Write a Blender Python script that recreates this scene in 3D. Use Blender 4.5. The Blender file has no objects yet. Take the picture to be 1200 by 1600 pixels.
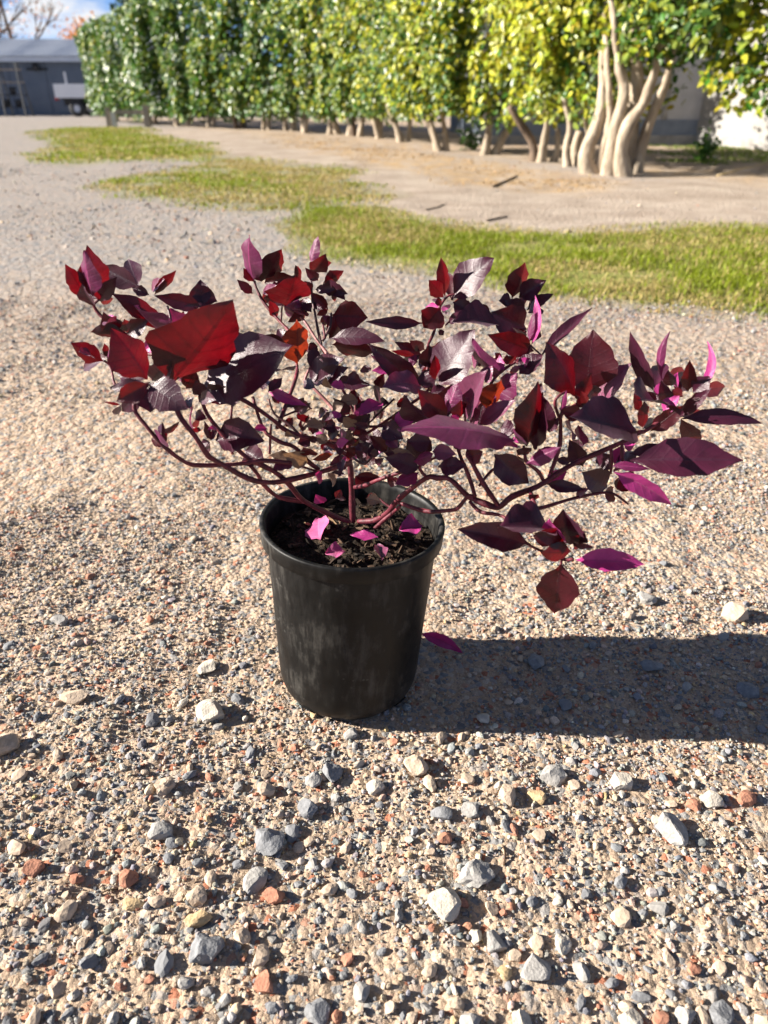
import bpy, bmesh, math, random
import numpy as np
from mathutils import Vector, Matrix, Euler

R = math.radians
SC = bpy.context.scene
COL = SC.collection
random.seed(7)
rng = np.random.default_rng(7)

# ------------------------------------------------------------------ camera
CAM_H, PITCH, FPX = 0.62, 29.6, 1130.0          # metres, degrees below level, focal length in photo pixels (1200 x 1600)
cam_d = bpy.data.cameras.new('camera')
cam_d.sensor_fit = 'VERTICAL'; cam_d.sensor_height = 36.0; cam_d.sensor_width = 27.0
cam_d.lens = FPX / 1600 * 36.0
cam_d.clip_start = 0.02; cam_d.clip_end = 800
cam_d.dof.use_dof = True; cam_d.dof.focus_distance = 0.76; cam_d.dof.aperture_fstop = 6.0
cam = bpy.data.objects.new('camera', cam_d); COL.objects.link(cam)
cam.location = (0, 0, CAM_H); cam.rotation_euler = (R(90 - PITCH), 0, 0)
SC.camera = cam

# ------------------------------------------------------------------ sky and sun
SUN_EL, SUN_AZ = 24.0, -88.9                      # azimuth clockwise from +Y: the sun stands to the left, a touch behind
w = bpy.data.worlds.new('World'); SC.world = w; w.use_nodes = True
nt = w.node_tree; nt.nodes.clear()
out = nt.nodes.new('ShaderNodeOutputWorld'); bg = nt.nodes.new('ShaderNodeBackground')
sky = nt.nodes.new('ShaderNodeTexSky'); sky.sky_type = 'NISHITA'; sky.sun_disc = False
sky.sun_elevation = R(SUN_EL); sky.sun_rotation = R(SUN_AZ)
sky.air_density = 0.4; sky.dust_density = 0.0; sky.ozone_density = 3.5; sky.altitude = 50
tc = nt.nodes.new('ShaderNodeTexCoord'); mp = nt.nodes.new('ShaderNodeMapping')
mp.inputs['Scale'].default_value = (1, 1, 2.6); mp.inputs['Location'].default_value = (1.9, 1.1, 0.5)
nz = nt.nodes.new('ShaderNodeTexNoise'); nz.inputs['Scale'].default_value = 5.5; nz.inputs['Detail'].default_value = 9; nz.inputs['Roughness'].default_value = 0.55
cr = nt.nodes.new('ShaderNodeValToRGB'); cr.color_ramp.elements[0].position = 0.54; cr.color_ramp.elements[1].position = 0.64
mx = nt.nodes.new('ShaderNodeMix'); mx.data_type = 'RGBA'; mx.inputs['B'].default_value = (5.6, 5.7, 5.9, 1)
L = nt.links.new
L(tc.outputs['Generated'], mp.inputs['Vector']); L(mp.outputs['Vector'], nz.inputs['Vector']); L(nz.outputs['Fac'], cr.inputs['Fac'])
L(cr.outputs['Color'], mx.inputs['Factor']); L(sky.outputs['Color'], mx.inputs['A']); L(mx.outputs['Result'], bg.inputs['Color'])
bg.inputs['Strength'].default_value = 0.05
L(bg.outputs['Background'], out.inputs['Surface'])
SUNV = Vector((math.cos(R(SUN_EL)) * math.sin(R(SUN_AZ)), math.cos(R(SUN_EL)) * math.cos(R(SUN_AZ)), math.sin(R(SUN_EL))))
sl = bpy.data.lights.new('sun', 'SUN'); sl.energy = 5.0; sl.angle = R(0.5); sl.color = (1.0, 0.93, 0.83)
so = bpy.data.objects.new('sun', sl); COL.objects.link(so); so.rotation_euler = SUNV.to_track_quat('Z', 'Y').to_euler()
so.location = SUNV * 30
vs = SC.view_settings
vs.view_transform = 'Standard'; vs.look = 'None'; vs.gamma = 1.0; vs.use_curve_mapping = False
vs.exposure = 1.74
SC.render.engine = 'CYCLES'
SC.cycles.max_bounces = 6; SC.cycles.transparent_max_bounces = 6
SC.cycles.use_denoising = True

# ------------------------------------------------------------------ helpers
CP, SP = math.cos(R(PITCH)), math.sin(R(PITCH))
def ray(u, v):
    x = (u - 600) / FPX; y = (v - 800) / FPX
    return Vector((x, CP - y * SP, -(SP + y * CP)))
def at_y(u, v, Y):                # the point seen at (u, v) that stands Y metres out
    d = ray(u, v); return Vector((0, 0, CAM_H)) + d * (Y / d.y)
def at_z(u, v, z=0.0):            # the point seen at (u, v) at height z
    d = ray(u, v); return Vector((0, 0, CAM_H)) + d * ((z - CAM_H) / d.z)

def tag(o, label=None, cat=None, group=None, kind=None):
    if label: o['label'] = label
    if cat: o['category'] = cat
    if group: o['group'] = group
    if kind: o['kind'] = kind
    return o
def empty(name, loc=(0, 0, 0), parent=None):
    o = bpy.data.objects.new(name, None); COL.objects.link(o); o.location = loc; o.parent = parent; o.empty_display_size = 0.05
    return o
def mesh_obj(name, verts, faces, mat, parent=None, smooth=False, loc=None):
    me = bpy.data.meshes.new(name)
    me.from_pydata([tuple(v) for v in verts], [], faces); me.update()
    if smooth: me.polygons.foreach_set('use_smooth', [True] * len(me.polygons))
    me.materials.append(mat)
    o = bpy.data.objects.new(name, me); COL.objects.link(o); o.parent = parent
    if loc is not None: o.location = loc
    return o
def np_mesh(name, V, F, mat, col=None, smooth=False, parent=None):
    """V (n,3), F (m,k) with k = 3 or 4, col (n,3) per-vertex own colour"""
    me = bpy.data.meshes.new(name); k = F.shape[1]
    me.vertices.add(len(V)); me.vertices.foreach_set('co', np.ascontiguousarray(V, dtype=np.float32).ravel())
    me.loops.add(F.size); me.loops.foreach_set('vertex_index', np.ascontiguousarray(F, dtype=np.int32).ravel())
    me.polygons.add(len(F)); me.polygons.foreach_set('loop_start', np.arange(0, F.size, k, dtype=np.int32))
    me.polygons.foreach_set('use_smooth', np.full(len(F), smooth))
    if col is not None:
        a = me.color_attributes.new('tint', 'FLOAT_COLOR', 'POINT')
        c4 = np.ones((len(V), 4), dtype=np.float32); c4[:, :3] = col; a.data.foreach_set('color', c4.ravel())
    me.update(calc_edges=True); me.validate()
    me.materials.append(mat)
    o = bpy.data.objects.new(name, me); COL.objects.link(o); o.parent = parent
    return o

def hash_u(ix, iy, iz, seed):
    h = (ix.astype(np.int64) * 374761393 + iy.astype(np.int64) * 668265263 + iz.astype(np.int64) * 1440662683 + seed * 974634397) & 0xFFFFFFFF
    h = ((h ^ (h >> 13)) * 1274126177) & 0xFFFFFFFF
    h = ((h ^ (h >> 15)) * 2246822519) & 0xFFFFFFFF
    return (h ^ (h >> 16)) / 4294967295.0
def vnoise(x, y, z=None, seed=0):
    x = np.asarray(x, float); y = np.asarray(y, float); z = np.zeros_like(x) if z is None else np.asarray(z, float)
    ix, iy, iz = np.floor(x), np.floor(y), np.floor(z)
    fx, fy, fz = x - ix, y - iy, z - iz
    fx, fy, fz = [f * f * (3 - 2 * f) for f in (fx, fy, fz)]
    r = 0
    for a in (0, 1):
        for b in (0, 1):
            for c in (0, 1):
                r = r + hash_u(ix + a, iy + b, iz + c, seed) * (fx if a else 1 - fx) * (fy if b else 1 - fy) * (fz if c else 1 - fz)
    return r
def fbm(x, y, seed=0, octv=4, gain=0.5):
    s = 0; a = 1; t = 0
    for i in range(octv):
        s = s + a * vnoise(np.asarray(x) * 2 ** i, np.asarray(y) * 2 ** i, None, seed + i); t += a; a *= gain
    return s / t

# ------------------------------------------------------------------ materials
def mat_new(name):
    m = bpy.data.materials.new(name); m.use_nodes = True
    t = m.node_tree; b = t.nodes['Principled BSDF']
    return m, t, b
def node(t, typ, **kw):
    n = t.nodes.new(typ)
    for k, v in kw.items():
        if k.startswith('i_'): n.inputs[k[2:].replace('_', ' ')].default_value = v
        else: setattr(n, k, v)
    return n
def ramp(t, stops):
    n = t.nodes.new('ShaderNodeValToRGB'); e = n.color_ramp.elements
    while len(e) < len(stops): e.new(0.5)
    for i, (p, c) in enumerate(stops): e[i].position = p; e[i].color = (*c, 1) if len(c) == 3 else c
    return n
def noise_mat(name, stops, scale, rough=0.8, bump=0.3, bscale=None, detail=5, dist=0.004, spec=0.3, coord='Object', stretch=None, metallic=0.0):
    m, t, b = mat_new(name); k = t.links.new
    tc = node(t, 'ShaderNodeTexCoord'); vec = tc.outputs[coord]
    if stretch:
        mp = node(t, 'ShaderNodeMapping'); mp.inputs['Scale'].default_value = stretch; k(vec, mp.inputs['Vector']); vec = mp.outputs['Vector']
    n = node(t, 'ShaderNodeTexNoise', i_Scale=scale, i_Detail=detail, i_Roughness=0.6); k(vec, n.inputs['Vector'])
    r = ramp(t, stops); k(n.outputs['Fac'], r.inputs['Fac']); k(r.outputs['Color'], b.inputs['Base Color'])
    b.inputs['Roughness'].default_value = rough; b.inputs['Specular IOR Level'].default_value = spec; b.inputs['Metallic'].default_value = metallic
    if bump:
        n2 = node(t, 'ShaderNodeTexNoise', i_Scale=bscale or scale * 3, i_Detail=4.0); k(vec, n2.inputs['Vector'])
        bp = node(t, 'ShaderNodeBump', i_Strength=bump, i_Distance=dist); k(n2.outputs['Fac'], bp.inputs['Height']); k(bp.outputs['Normal'], b.inputs['Normal'])
    return m
def tint_mat(name, rough=0.85, bump=0.4, bscale=900, dist=0.0006, spec=0.25, speck=0.25):
    """reads the piece's own colour from the mesh and adds grain"""
    m, t, b = mat_new(name); k = t.links.new
    at = node(t, 'ShaderNodeAttribute', attribute_name='tint')
    tc = node(t, 'ShaderNodeTexCoord')
    n = node(t, 'ShaderNodeTexNoise', i_Scale=bscale, i_Detail=3.0); k(tc.outputs['Object'], n.inputs['Vector'])
    r = ramp(t, [(0.3, (1 - speck,) * 3), (0.7, (1 + speck,) * 3)]); k(n.outputs['Fac'], r.inputs['Fac'])
    mu = node(t, 'ShaderNodeMix', data_type='RGBA', blend_type='MULTIPLY'); mu.inputs['Factor'].default_value = 1
    k(at.outputs['Color'], mu.inputs['A']); k(r.outputs['Color'], mu.inputs['B']); k(mu.outputs['Result'], b.inputs['Base Color'])
    b.inputs['Roughness'].default_value = rough; b.inputs['Specular IOR Level'].default_value = spec
    if bump:
        bp = node(t, 'ShaderNodeBump', i_Strength=bump, i_Distance=dist); k(n.outputs['Fac'], bp.inputs['Height']); k(bp.outputs['Normal'], b.inputs['Normal'])
    return m
def leaf_mat(name, top, under, trans, tw=0.35, rough=0.42, vein=(0.3, 0.03, 0.1), sheen=0.25, spec=0.5):
    """two-sided thin leaf: upper and lower face colours, light passing through, midrib and side veins"""
    m, t, b = mat_new(name); k = t.links.new
    uv = node(t, 'ShaderNodeUVMap'); sep = node(t, 'ShaderNodeSeparateXYZ'); k(uv.outputs['UV'], sep.inputs['Vector'])
    def math_(op, a, b_=None, c=None):
        n = node(t, 'ShaderNodeMath', operation=op)
        for i, q in enumerate((a, b_, c)):
            if q is None: continue
            if hasattr(q, 'links'): k(q, n.inputs[i])
            else: n.inputs[i].default_value = q
        return n.outputs[0]
    av = math_('ABSOLUTE', math_('SUBTRACT', math_('MULTIPLY', sep.outputs['Y'], 2.0), 1.0))
    mid = math_('LESS_THAN', av, 0.07)
    side = math_('ABSOLUTE', math_('SINE', math_('MULTIPLY', math_('SUBTRACT', sep.outputs['X'], math_('MULTIPLY', av, 0.16)), 22.0)))
    sidev = math_('SUBTRACT', 1.0, math_('SMOOTH_MIN', math_('MULTIPLY', side, 2.2), 1.0, 0.6))
    bf = node(t, 'ShaderNodeNewGeometry')
    tc = node(t, 'ShaderNodeTexCoord')
    nz = node(t, 'ShaderNodeTexNoise', i_Scale=70.0, i_Detail=4.0); k(tc.outputs['Object'], nz.inputs['Vector'])
    nf = node(t, 'ShaderNodeTexNoise', i_Scale=1500.0, i_Detail=2.0); k(tc.outputs['Object'], nf.inputs['Vector'])
    rt = ramp(t, [(0.3, tuple(c * 0.7 for c in top)), (0.7, tuple(min(1, c * 1.35) for c in top))]); k(nz.outputs['Fac'], rt.inputs['Fac'])
    ru = ramp(t, [(0.3, tuple(c * 0.75 for c in under)), (0.7, tuple(min(1, c * 1.3) for c in under))]); k(nz.outputs['Fac'], ru.inputs['Fac'])
    mix = node(t, 'ShaderNodeMix', data_type='RGBA'); k(bf.outputs['Backfacing'], mix.inputs['Factor']); k(rt.outputs['Color'], mix.inputs['A']); k(ru.outputs['Color'], mix.inputs['B'])
    vf = math_('MINIMUM', math_('ADD', math_('MULTIPLY', mid, 0.55), math_('MULTIPLY', sidev, 0.12)), 1.0)
    mv = node(t, 'ShaderNodeMix', data_type='RGBA'); k(vf, mv.inputs['Factor']); k(mix.outputs['Result'], mv.inputs['A']); mv.inputs['B'].default_value = (*vein, 1)
    k(mv.outputs['Result'], b.inputs['Base Color'])
    b.inputs['Roughness'].default_value = rough; b.inputs['Specular IOR Level'].default_value = spec
    b.inputs['Sheen Weight'].default_value = sheen; b.inputs['Sheen Roughness'].default_value = 0.4; b.inputs['Sheen Tint'].default_value = (1.0, 0.8, 0.95, 1)
    hgt = math_('ADD', math_('MULTIPLY', sidev, -0.15), math_('ADD', math_('MULTIPLY', mid, -0.5), math_('ADD', math_('MULTIPLY', nz.outputs['Fac'], 0.9), math_('MULTIPLY', nf.outputs['Fac'], 0.35))))
    bp = node(t, 'ShaderNodeBump', i_Strength=0.6, i_Distance=0.0012); k(hgt, bp.inputs['Height']); k(bp.outputs['Normal'], b.inputs['Normal'])
    tr = node(t, 'ShaderNodeBsdfTranslucent')
    n5 = node(t, 'ShaderNodeTexNoise', i_Scale=45.0, i_Detail=5.0, i_Roughness=0.65); k(tc.outputs['Object'], n5.inputs['Vector'])
    rtr = ramp(t, [(0.3, tuple(c * 0.45 for c in trans)), (0.7, tuple(c * 1.3 for c in trans))]); k(n5.outputs['Fac'], rtr.inputs['Fac'])
    mtr = node(t, 'ShaderNodeMix', data_type='RGBA'); k(math_('MINIMUM', math_('ADD', math_('MULTIPLY', mid, 0.6), math_('MULTIPLY', sidev, 0.4)), 1.0), mtr.inputs['Factor'])
    k(rtr.outputs['Color'], mtr.inputs['A']); mtr.inputs['B'].default_value = (trans[0] * 0.3, trans[1] * 0.3, trans[2] * 0.3, 1); k(mtr.outputs['Result'], tr.inputs['Color'])
    ms = node(t, 'ShaderNodeMixShader'); ms.inputs['Fac'].default_value = tw
    o = t.nodes['Material Output']
    k(b.outputs['BSDF'], ms.inputs[1]); k(tr.outputs['BSDF'], ms.inputs[2]); k(ms.outputs['Shader'], o.inputs['Surface'])
    return m
# ------------------------------------------------------------------ the ground: one sheet from the feet to the horizon
def poly_px(pts): return np.array([at_z(u, v)[:2] for u, v in pts])
GRASS = [
    (poly_px([(75, 206), (110, 200), (200, 199), (240, 213), (345, 240), (330, 250), (230, 249), (110, 256), (66, 241), (95, 225)]), 1.0),
    (poly_px([(150, 285), (280, 266), (350, 246), (500, 262), (560, 265), (540, 285), (620, 300), (600, 315), (480, 322), (420, 330), (300, 314), (180, 302)]), 0.55),
    (poly_px([(415, 352), (470, 345), (480, 325), (560, 325), (640, 345), (760, 360), (860, 372), (960, 364), (1100, 356), (1200, 360), (1320, 350), (1500, 370),
              (1500, 510), (1200, 494), (1050, 482), (900, 468), (800, 455), (720, 432), (640, 420), (520, 402), (480, 386)]), 1.0),
]
DIRT = poly_px([(232, 200), (420, 204), (700, 244), (1000, 280), (1200, 283), (1500, 300), (1500, 372), (1320, 352), (1200, 362), (1100, 358), (960, 366), (860, 374), (760, 362), (640, 347), (560, 327),
                (620, 302), (540, 285), (560, 265), (500, 262), (350, 246), (240, 213)])
STRAW = poly_px([(400, 208), (500, 218), (640, 236), (760, 255), (900, 275), (980, 282), (900, 300), (800, 295), (700, 285), (560, 250), (430, 222)])
BEHIND = poly_px([(1005, 236), (1600, 236), (1600, 284), (1100, 280), (1000, 276)])
def inside(poly, x, y):
    c = np.zeros(x.shape, bool); n = len(poly); j = n - 1
    for i in range(n):
        xi, yi = poly[i]; xj, yj = poly[j]
        hit = ((yi > y) != (yj > y)) & (x < (xj - xi) * (y - yi) / ((yj - yi) if yj != yi else 1e-9) + xi)
        c ^= hit; j = i
    return c
def soft(poly, x, y, wob=0.06, seed=3):
    """membership with a ragged, soft edge"""
    s = np.zeros(x.shape)
    sc = 0.03 * np.maximum(y, 1)
    wx = (fbm(x * 2.2, y * 2.2, seed) - 0.5) * wob * np.maximum(y, 1); wy = (fbm(x * 2.2 + 9, y * 2.2, seed + 5) - 0.5) * wob * np.maximum(y, 1)
    for dx, dy in ((0, 0), (1, 0), (-1, 0), (0, 1.5), (0, -1.5)):
        s += inside(poly, x + wx + dx * sc * 0.6, y + wy + dy * sc * 1.2)
    return s / 5
def height(x, y):
    x = np.asarray(x, float); y = np.asarray(y, float)
    near = np.clip((y - 1.4) / 3, 0, 1)
    h = (fbm(x * 0.8, y * 0.8, 11) - 0.5) * (0.006 + 0.05 * near)
    h += (fbm(x * 6, y * 6, 23) - 0.5) * 0.012 * (1 - 0.4 * near)
    h += (fbm(x * 34, y * 34, 31, 3) - 0.5) * 0.010 * (1 - near)
    d = np.hypot(x + 0.03, y - 0.67)
    return h * np.clip((d - 0.02) / 0.15, 0.15, 1)
def grow(a, b, s0, k, start):
    r = [a]
    while r[-1] < b: r.append(r[-1] + max(s0, k * (r[-1] - start)))
    return np.array(r)
ys = np.concatenate([[-60, -30, -15, -8, -4, -2, -1.2, -0.7, -0.4, -0.2, -0.05, 0.06, 0.14], grow(0.2, 320, 0.012, 0.021, 0.55)])
xr = grow(0.0, 220, 0.014, 0.03, 0.3); xs = np.concatenate([-xr[:0:-1], xr])
GX, GY = np.meshgrid(xs, ys)
GZ = height(GX, GY)
fx, fy = GX.ravel(), GY.ravel()
zone = np.zeros((fx.size, 3))
vis = (fy > 1.5) & (fy < 60)
gr = np.zeros(fx.size); di = np.zeros(fx.size); st = np.zeros(fx.size)
for p, a in GRASS: gr[vis] = np.maximum(gr[vis], a * soft(p, fx[vis], fy[vis]))
di[vis] = soft(DIRT, fx[vis], fy[vis], 0.05, 40); st[vis] = soft(STRAW, fx[vis], fy[vis], 0.08, 50)
bh = np.zeros(fx.size); bh[vis] = soft(BEHIND, fx[vis], fy[vis], 0.03, 60)
# past the hedge line: bare earth
A0 = np.array([2.35, 7.9]); A1 = np.array([-6.8, 24.5]); HD = (A1 - A0) / np.linalg.norm(A1 - A0); HN = np.array([HD[1] * -1, HD[0]])  # HN points to the road side
sidev = (fx - A0[0]) * HN[0] + (fy - A0[1]) * HN[1]
if HN[0] > 0: HN = -HN; sidev = -sidev
back = np.clip((0.2 - sidev) / 0.6, 0, 1) * (fy > 5) * (fy < 34)
zone[:, 0] = gr; zone[:, 1] = np.maximum(di, np.maximum(back, bh)); zone[:, 2] = np.maximum(st, np.maximum(bh, back) * 0.6)

gm, t, b = mat_new('gravelly earth'); k = t.links.new
tc = node(t, 'ShaderNodeTexCoord'); P = tc.outputs['Object']
def nz_(scale, detail=4.0, rough=0.6):
    n = node(t, 'ShaderNodeTexNoise', i_Scale=scale, i_Detail=detail, i_Roughness=rough); k(P, n.inputs['Vector']); return n.outputs['Fac']
def mixc(fac, a, b_, mode='MIX'):
    n = node(t, 'ShaderNodeMix', data_type='RGBA', blend_type=mode)
    for s, q in (('Factor', fac), ('A', a), ('B', b_)):
        if hasattr(q, 'links'): k(q, n.inputs[s])
        elif s == 'Factor': n.inputs[s].default_value = q
        else: n.inputs[s].default_value = (*q, 1)
    return n.outputs['Result']
def rmp(f, stops): r = ramp(t, stops); k(f, r.inputs['Fac']); return r.outputs['Color']
sand = rmp(nz_(3.2, 6), [(0.3, (0.38, 0.28, 0.20)), (0.7, (0.50, 0.385, 0.285))])
sand = mixc(0.8, sand, rmp(nz_(420, 3, 0.7), [(0.25, (0.45, 0.43, 0.42)), (0.5, (0.95, 0.94, 0.92)), (0.8, (1.4, 1.36, 1.3))]), 'MULTIPLY')
vor = node(t, 'ShaderNodeTexVoronoi', i_Scale=150.0); k(P, vor.inputs['Vector'])
vc = node(t, 'ShaderNodeSeparateColor'); k(vor.outputs['Color'], vc.inputs['Color'])
grain_c = rmp(vc.outputs['Red'], [(0.0, (0.19, 0.19, 0.19)), (0.3, (0.27, 0.26, 0.25)), (0.55, (0.40, 0.32, 0.25)), (0.8, (0.5, 0.42, 0.33)), (0.93, (0.36, 0.15, 0.09))])
pick = rmp(vc.outputs['Green'], [(0.58, (0, 0, 0)), (0.63, (1, 1, 1))])
gravel = mixc(pick, sand, grain_c)
# coarser stones of the road beyond the reach of modelled ones
vor2 = node(t, 'ShaderNodeTexVoronoi', i_Scale=46.0); k(P, vor2.inputs['Vector'])
vc2 = node(t, 'ShaderNodeSeparateColor'); k(vor2.outputs['Color'], vc2.inputs['Color'])
coarse_c = rmp(vc2.outputs['Red'], [(0.0, (0.15, 0.155, 0.165)), (0.4, (0.25, 0.245, 0.24)), (0.7, (0.36, 0.31, 0.26)), (0.95, (0.46, 0.40, 0.33))])
pick2 = rmp(vc2.outputs['Blue'], [(0.45, (0, 0, 0)), (0.5, (1, 1, 1))])
seppos = node(t, 'ShaderNodeSeparateXYZ'); k(P, seppos.inputs['Vector'])
farr = node(t, 'ShaderNodeMapRange'); farr.inputs['From Min'].default_value = 1.6; farr.inputs['From Max'].default_value = 3.5; k(seppos.outputs['Y'], farr.inputs['Value'])
mul = node(t, 'ShaderNodeMath', operation='MULTIPLY'); k(pick2, mul.inputs[0]); k(farr.outputs['Result'], mul.inputs[1])
gravel = mixc(mul.outputs[0], gravel, coarse_c)
road = mixc(farr.outputs['Result'], gravel, mixc(0.5, gravel, (0.25, 0.235, 0.23)))
zn = node(t, 'ShaderNodeAttribute', attribute_name='tint'); zs = node(t, 'ShaderNodeSeparateColor'); k(zn.outputs['Color'], zs.inputs['Color'])
dirt = rmp(nz_(2.0, 8, 0.65), [(0.3, (0.27, 0.21, 0.165)), (0.55, (0.40, 0.33, 0.27)), (0.75, (0.47, 0.40, 0.33))])
dirt = mixc(0.5, dirt, rmp(nz_(60, 4, 0.7), [(0.3, (0.7, 0.68, 0.66)), (0.7, (1.2, 1.2, 1.2))]), 'MULTIPLY')
straw = rmp(nz_(9, 7, 0.7), [(0.3, (0.20, 0.13, 0.08)), (0.5, (0.40, 0.27, 0.14)), (0.7, (0.52, 0.38, 0.22))])
turf = rmp(nz_(7, 7, 0.7), [(0.3, (0.16, 0.14, 0.05)), (0.5, (0.20, 0.22, 0.05)), (0.7, (0.36, 0.29, 0.14))])
c = mixc(zs.outputs['Green'], road, dirt)
sf = node(t, 'ShaderNodeMath', operation='MULTIPLY'); k(zs.outputs['Blue'], sf.inputs[0]); k(rmp(nz_(5, 6), [(0.4, (0, 0, 0)), (0.6, (1, 1, 1))]), sf.inputs[1])
c = mixc(sf.outputs[0], c, straw)
c = mixc(zs.outputs['Red'], c, turf)
k(c, b.inputs['Base Color']); b.inputs['Roughness'].default_value = 0.95; b.inputs['Specular IOR Level'].default_value = 0.15
hh = node(t, 'ShaderNodeMath', operation='ADD'); k(nz_(330, 4, 0.7), hh.inputs[0])
vd = node(t, 'ShaderNodeMath', operation='MULTIPLY_ADD'); k(vor.outputs['Distance'], vd.inputs[0]); vd.inputs[1].default_value = -1.4; vd.inputs[2].default_value = 1.0
k(vd.outputs[0], hh.inputs[1])
h2 = node(t, 'ShaderNodeMath', operation='MULTIPLY_ADD'); k(vor2.outputs['Distance'], h2.inputs[0]); h2.inputs[1].default_value = -3.0; k(hh.outputs[0], h2.inputs[2])
bp = node(t, 'ShaderNodeBump', i_Strength=0.9, i_Distance=0.0035); k(h2.outputs[0], bp.inputs['Height']); k(bp.outputs['Normal'], b.inputs['Normal'])

ny, nx = GX.shape
idx = np.arange(ny * nx).reshape(ny, nx)
F = np.stack([idx[:-1, :-1], idx[:-1, 1:], idx[1:, 1:], idx[1:, :-1]], -1).reshape(-1, 4)
ground = np_mesh('ground', np.stack([fx, fy, GZ.ravel()], 1), F, gm, zone, smooth=True)
tag(ground, 'sunlit gravel yard with bare earth and patches of turf', 'ground', kind='structure')

# ------------------------------------------------------------------ gravel
def ico(sub):
    bm = bmesh.new(); bmesh.ops.create_icosphere(bm, subdivisions=sub, radius=1.0)
    V = np.array([v.co[:] for v in bm.verts]); F = np.array([[v.index for v in f.verts] for f in bm.faces]); bm.free(); return V, F
OCT_V = np.array([(1, 0, 0), (-1, 0, 0), (0, 1, 0), (0, -1, 0), (0, 0, 1), (0, 0, -1)], float)
OCT_F = np.array([(0, 2, 4), (2, 1, 4), (1, 3, 4), (3, 0, 4), (2, 0, 5), (1, 2, 5), (3, 1, 5), (0, 3, 5)])
ICO = {0: (OCT_V, OCT_F), 1: ico(1), 2: ico(2), 3: ico(3), 4: ico(4)}
def rock(sub, seed, planes=9, round_=0.0, rough=0.05):
    """a broken stone: a ball cut by flat planes"""
    g = np.random.default_rng(seed); V, F = ICO[sub]; V = V.copy()
    for _ in range(planes):
        n = g.normal(size=3); n /= np.linalg.norm(n); d = g.uniform(0.5, 0.86) + round_
        s = V @ n; over = np.maximum(s - d, 0); V -= over[:, None] * n[None]
    V *= (1 + (vnoise(V[:, 0] * 2.3 + 5, V[:, 1] * 2.3 + 5, V[:, 2] * 2.3 + 5, seed) - 0.5) * rough * 4 + (vnoise(V[:, 0] * 7 + 50, V[:, 1] * 7 + 50, V[:, 2] * 7 + 50, seed + 1) - 0.5) * rough * 1.6)[:, None]
    V *= np.array([1.0, g.uniform(0.62, 0.95), g.uniform(0.45, 0.72)])
    return V, F
PAL = np.array([(0.195, 0.197, 0.203), (0.30, 0.285, 0.265), (0.45, 0.35, 0.26), (0.46, 0.41, 0.34), (0.36, 0.17, 0.11), (0.47, 0.34, 0.19)])
PALW = np.array([0.25, 0.24, 0.34, 0.07, 0.07, 0.03])
def rotmats(n, tilt, g):
    a = g.uniform(0, 2 * np.pi, n); ta = g.normal(0, tilt, n); tb = g.normal(0, tilt, n)
    ca, sa = np.cos(a), np.sin(a); Rz = np.zeros((n, 3, 3)); Rz[:, 0, 0] = ca; Rz[:, 0, 1] = -sa; Rz[:, 1, 0] = sa; Rz[:, 1, 1] = ca; Rz[:, 2, 2] = 1
    Rx = np.zeros((n, 3, 3)); Rx[:, 0, 0] = 1; Rx[:, 1, 1] = np.cos(ta); Rx[:, 1, 2] = -np.sin(ta); Rx[:, 2, 1] = np.sin(ta); Rx[:, 2, 2] = np.cos(ta)
    Ry = np.zeros((n, 3, 3)); Ry[:, 1, 1] = 1; Ry[:, 0, 0] = np.cos(tb); Ry[:, 0, 2] = np.sin(tb); Ry[:, 2, 0] = -np.sin(tb); Ry[:, 2, 2] = np.cos(tb)
    return Rx @ Ry @ Rz
def wedge(n, y0, y1, g, margin=0.25):
    y = np.sqrt(g.uniform(y0 ** 2, y1 ** 2, n)); x = g.uniform(-1, 1, n) * (0.60 * y + margin); return x, y
def stony(x, y):       # where the gravel lies thick and where fine dust shows between it
    d = fbm(x * 2.1 + 3, y * 2.1, 71, 4); e = fbm(x * 9, y * 9, 77, 3)
    return np.clip((d - 0.45) * 6.0 + (e - 0.5) * 2.2 + 0.16 + 0.35 * np.clip(x - 0.05, -0.25, 0.5), 0.07, 1)
def zone_free(x, y):
    f = np.ones(x.shape, bool); m = y > 1.7
    if m.any():
        q = np.zeros(m.sum())
        for p, a in GRASS: q = np.maximum(q, soft(p, x[m], y[m]))
        q = np.maximum(q, soft(DIRT, x[m], y[m], 0.05, 40) * 0.97)
        sd = (x[m] - A0[0]) * HN[0] + (y[m] - A0[1]) * HN[1]
        f[m] = (g0.uniform(0, 1, m.sum()) > q) & (sd > 0.3)
    return f
POT_XY = (-0.044, 0.672)
g0 = np.random.default_rng(99)
GV, GF, GC, off = [], [], [], 0
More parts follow.
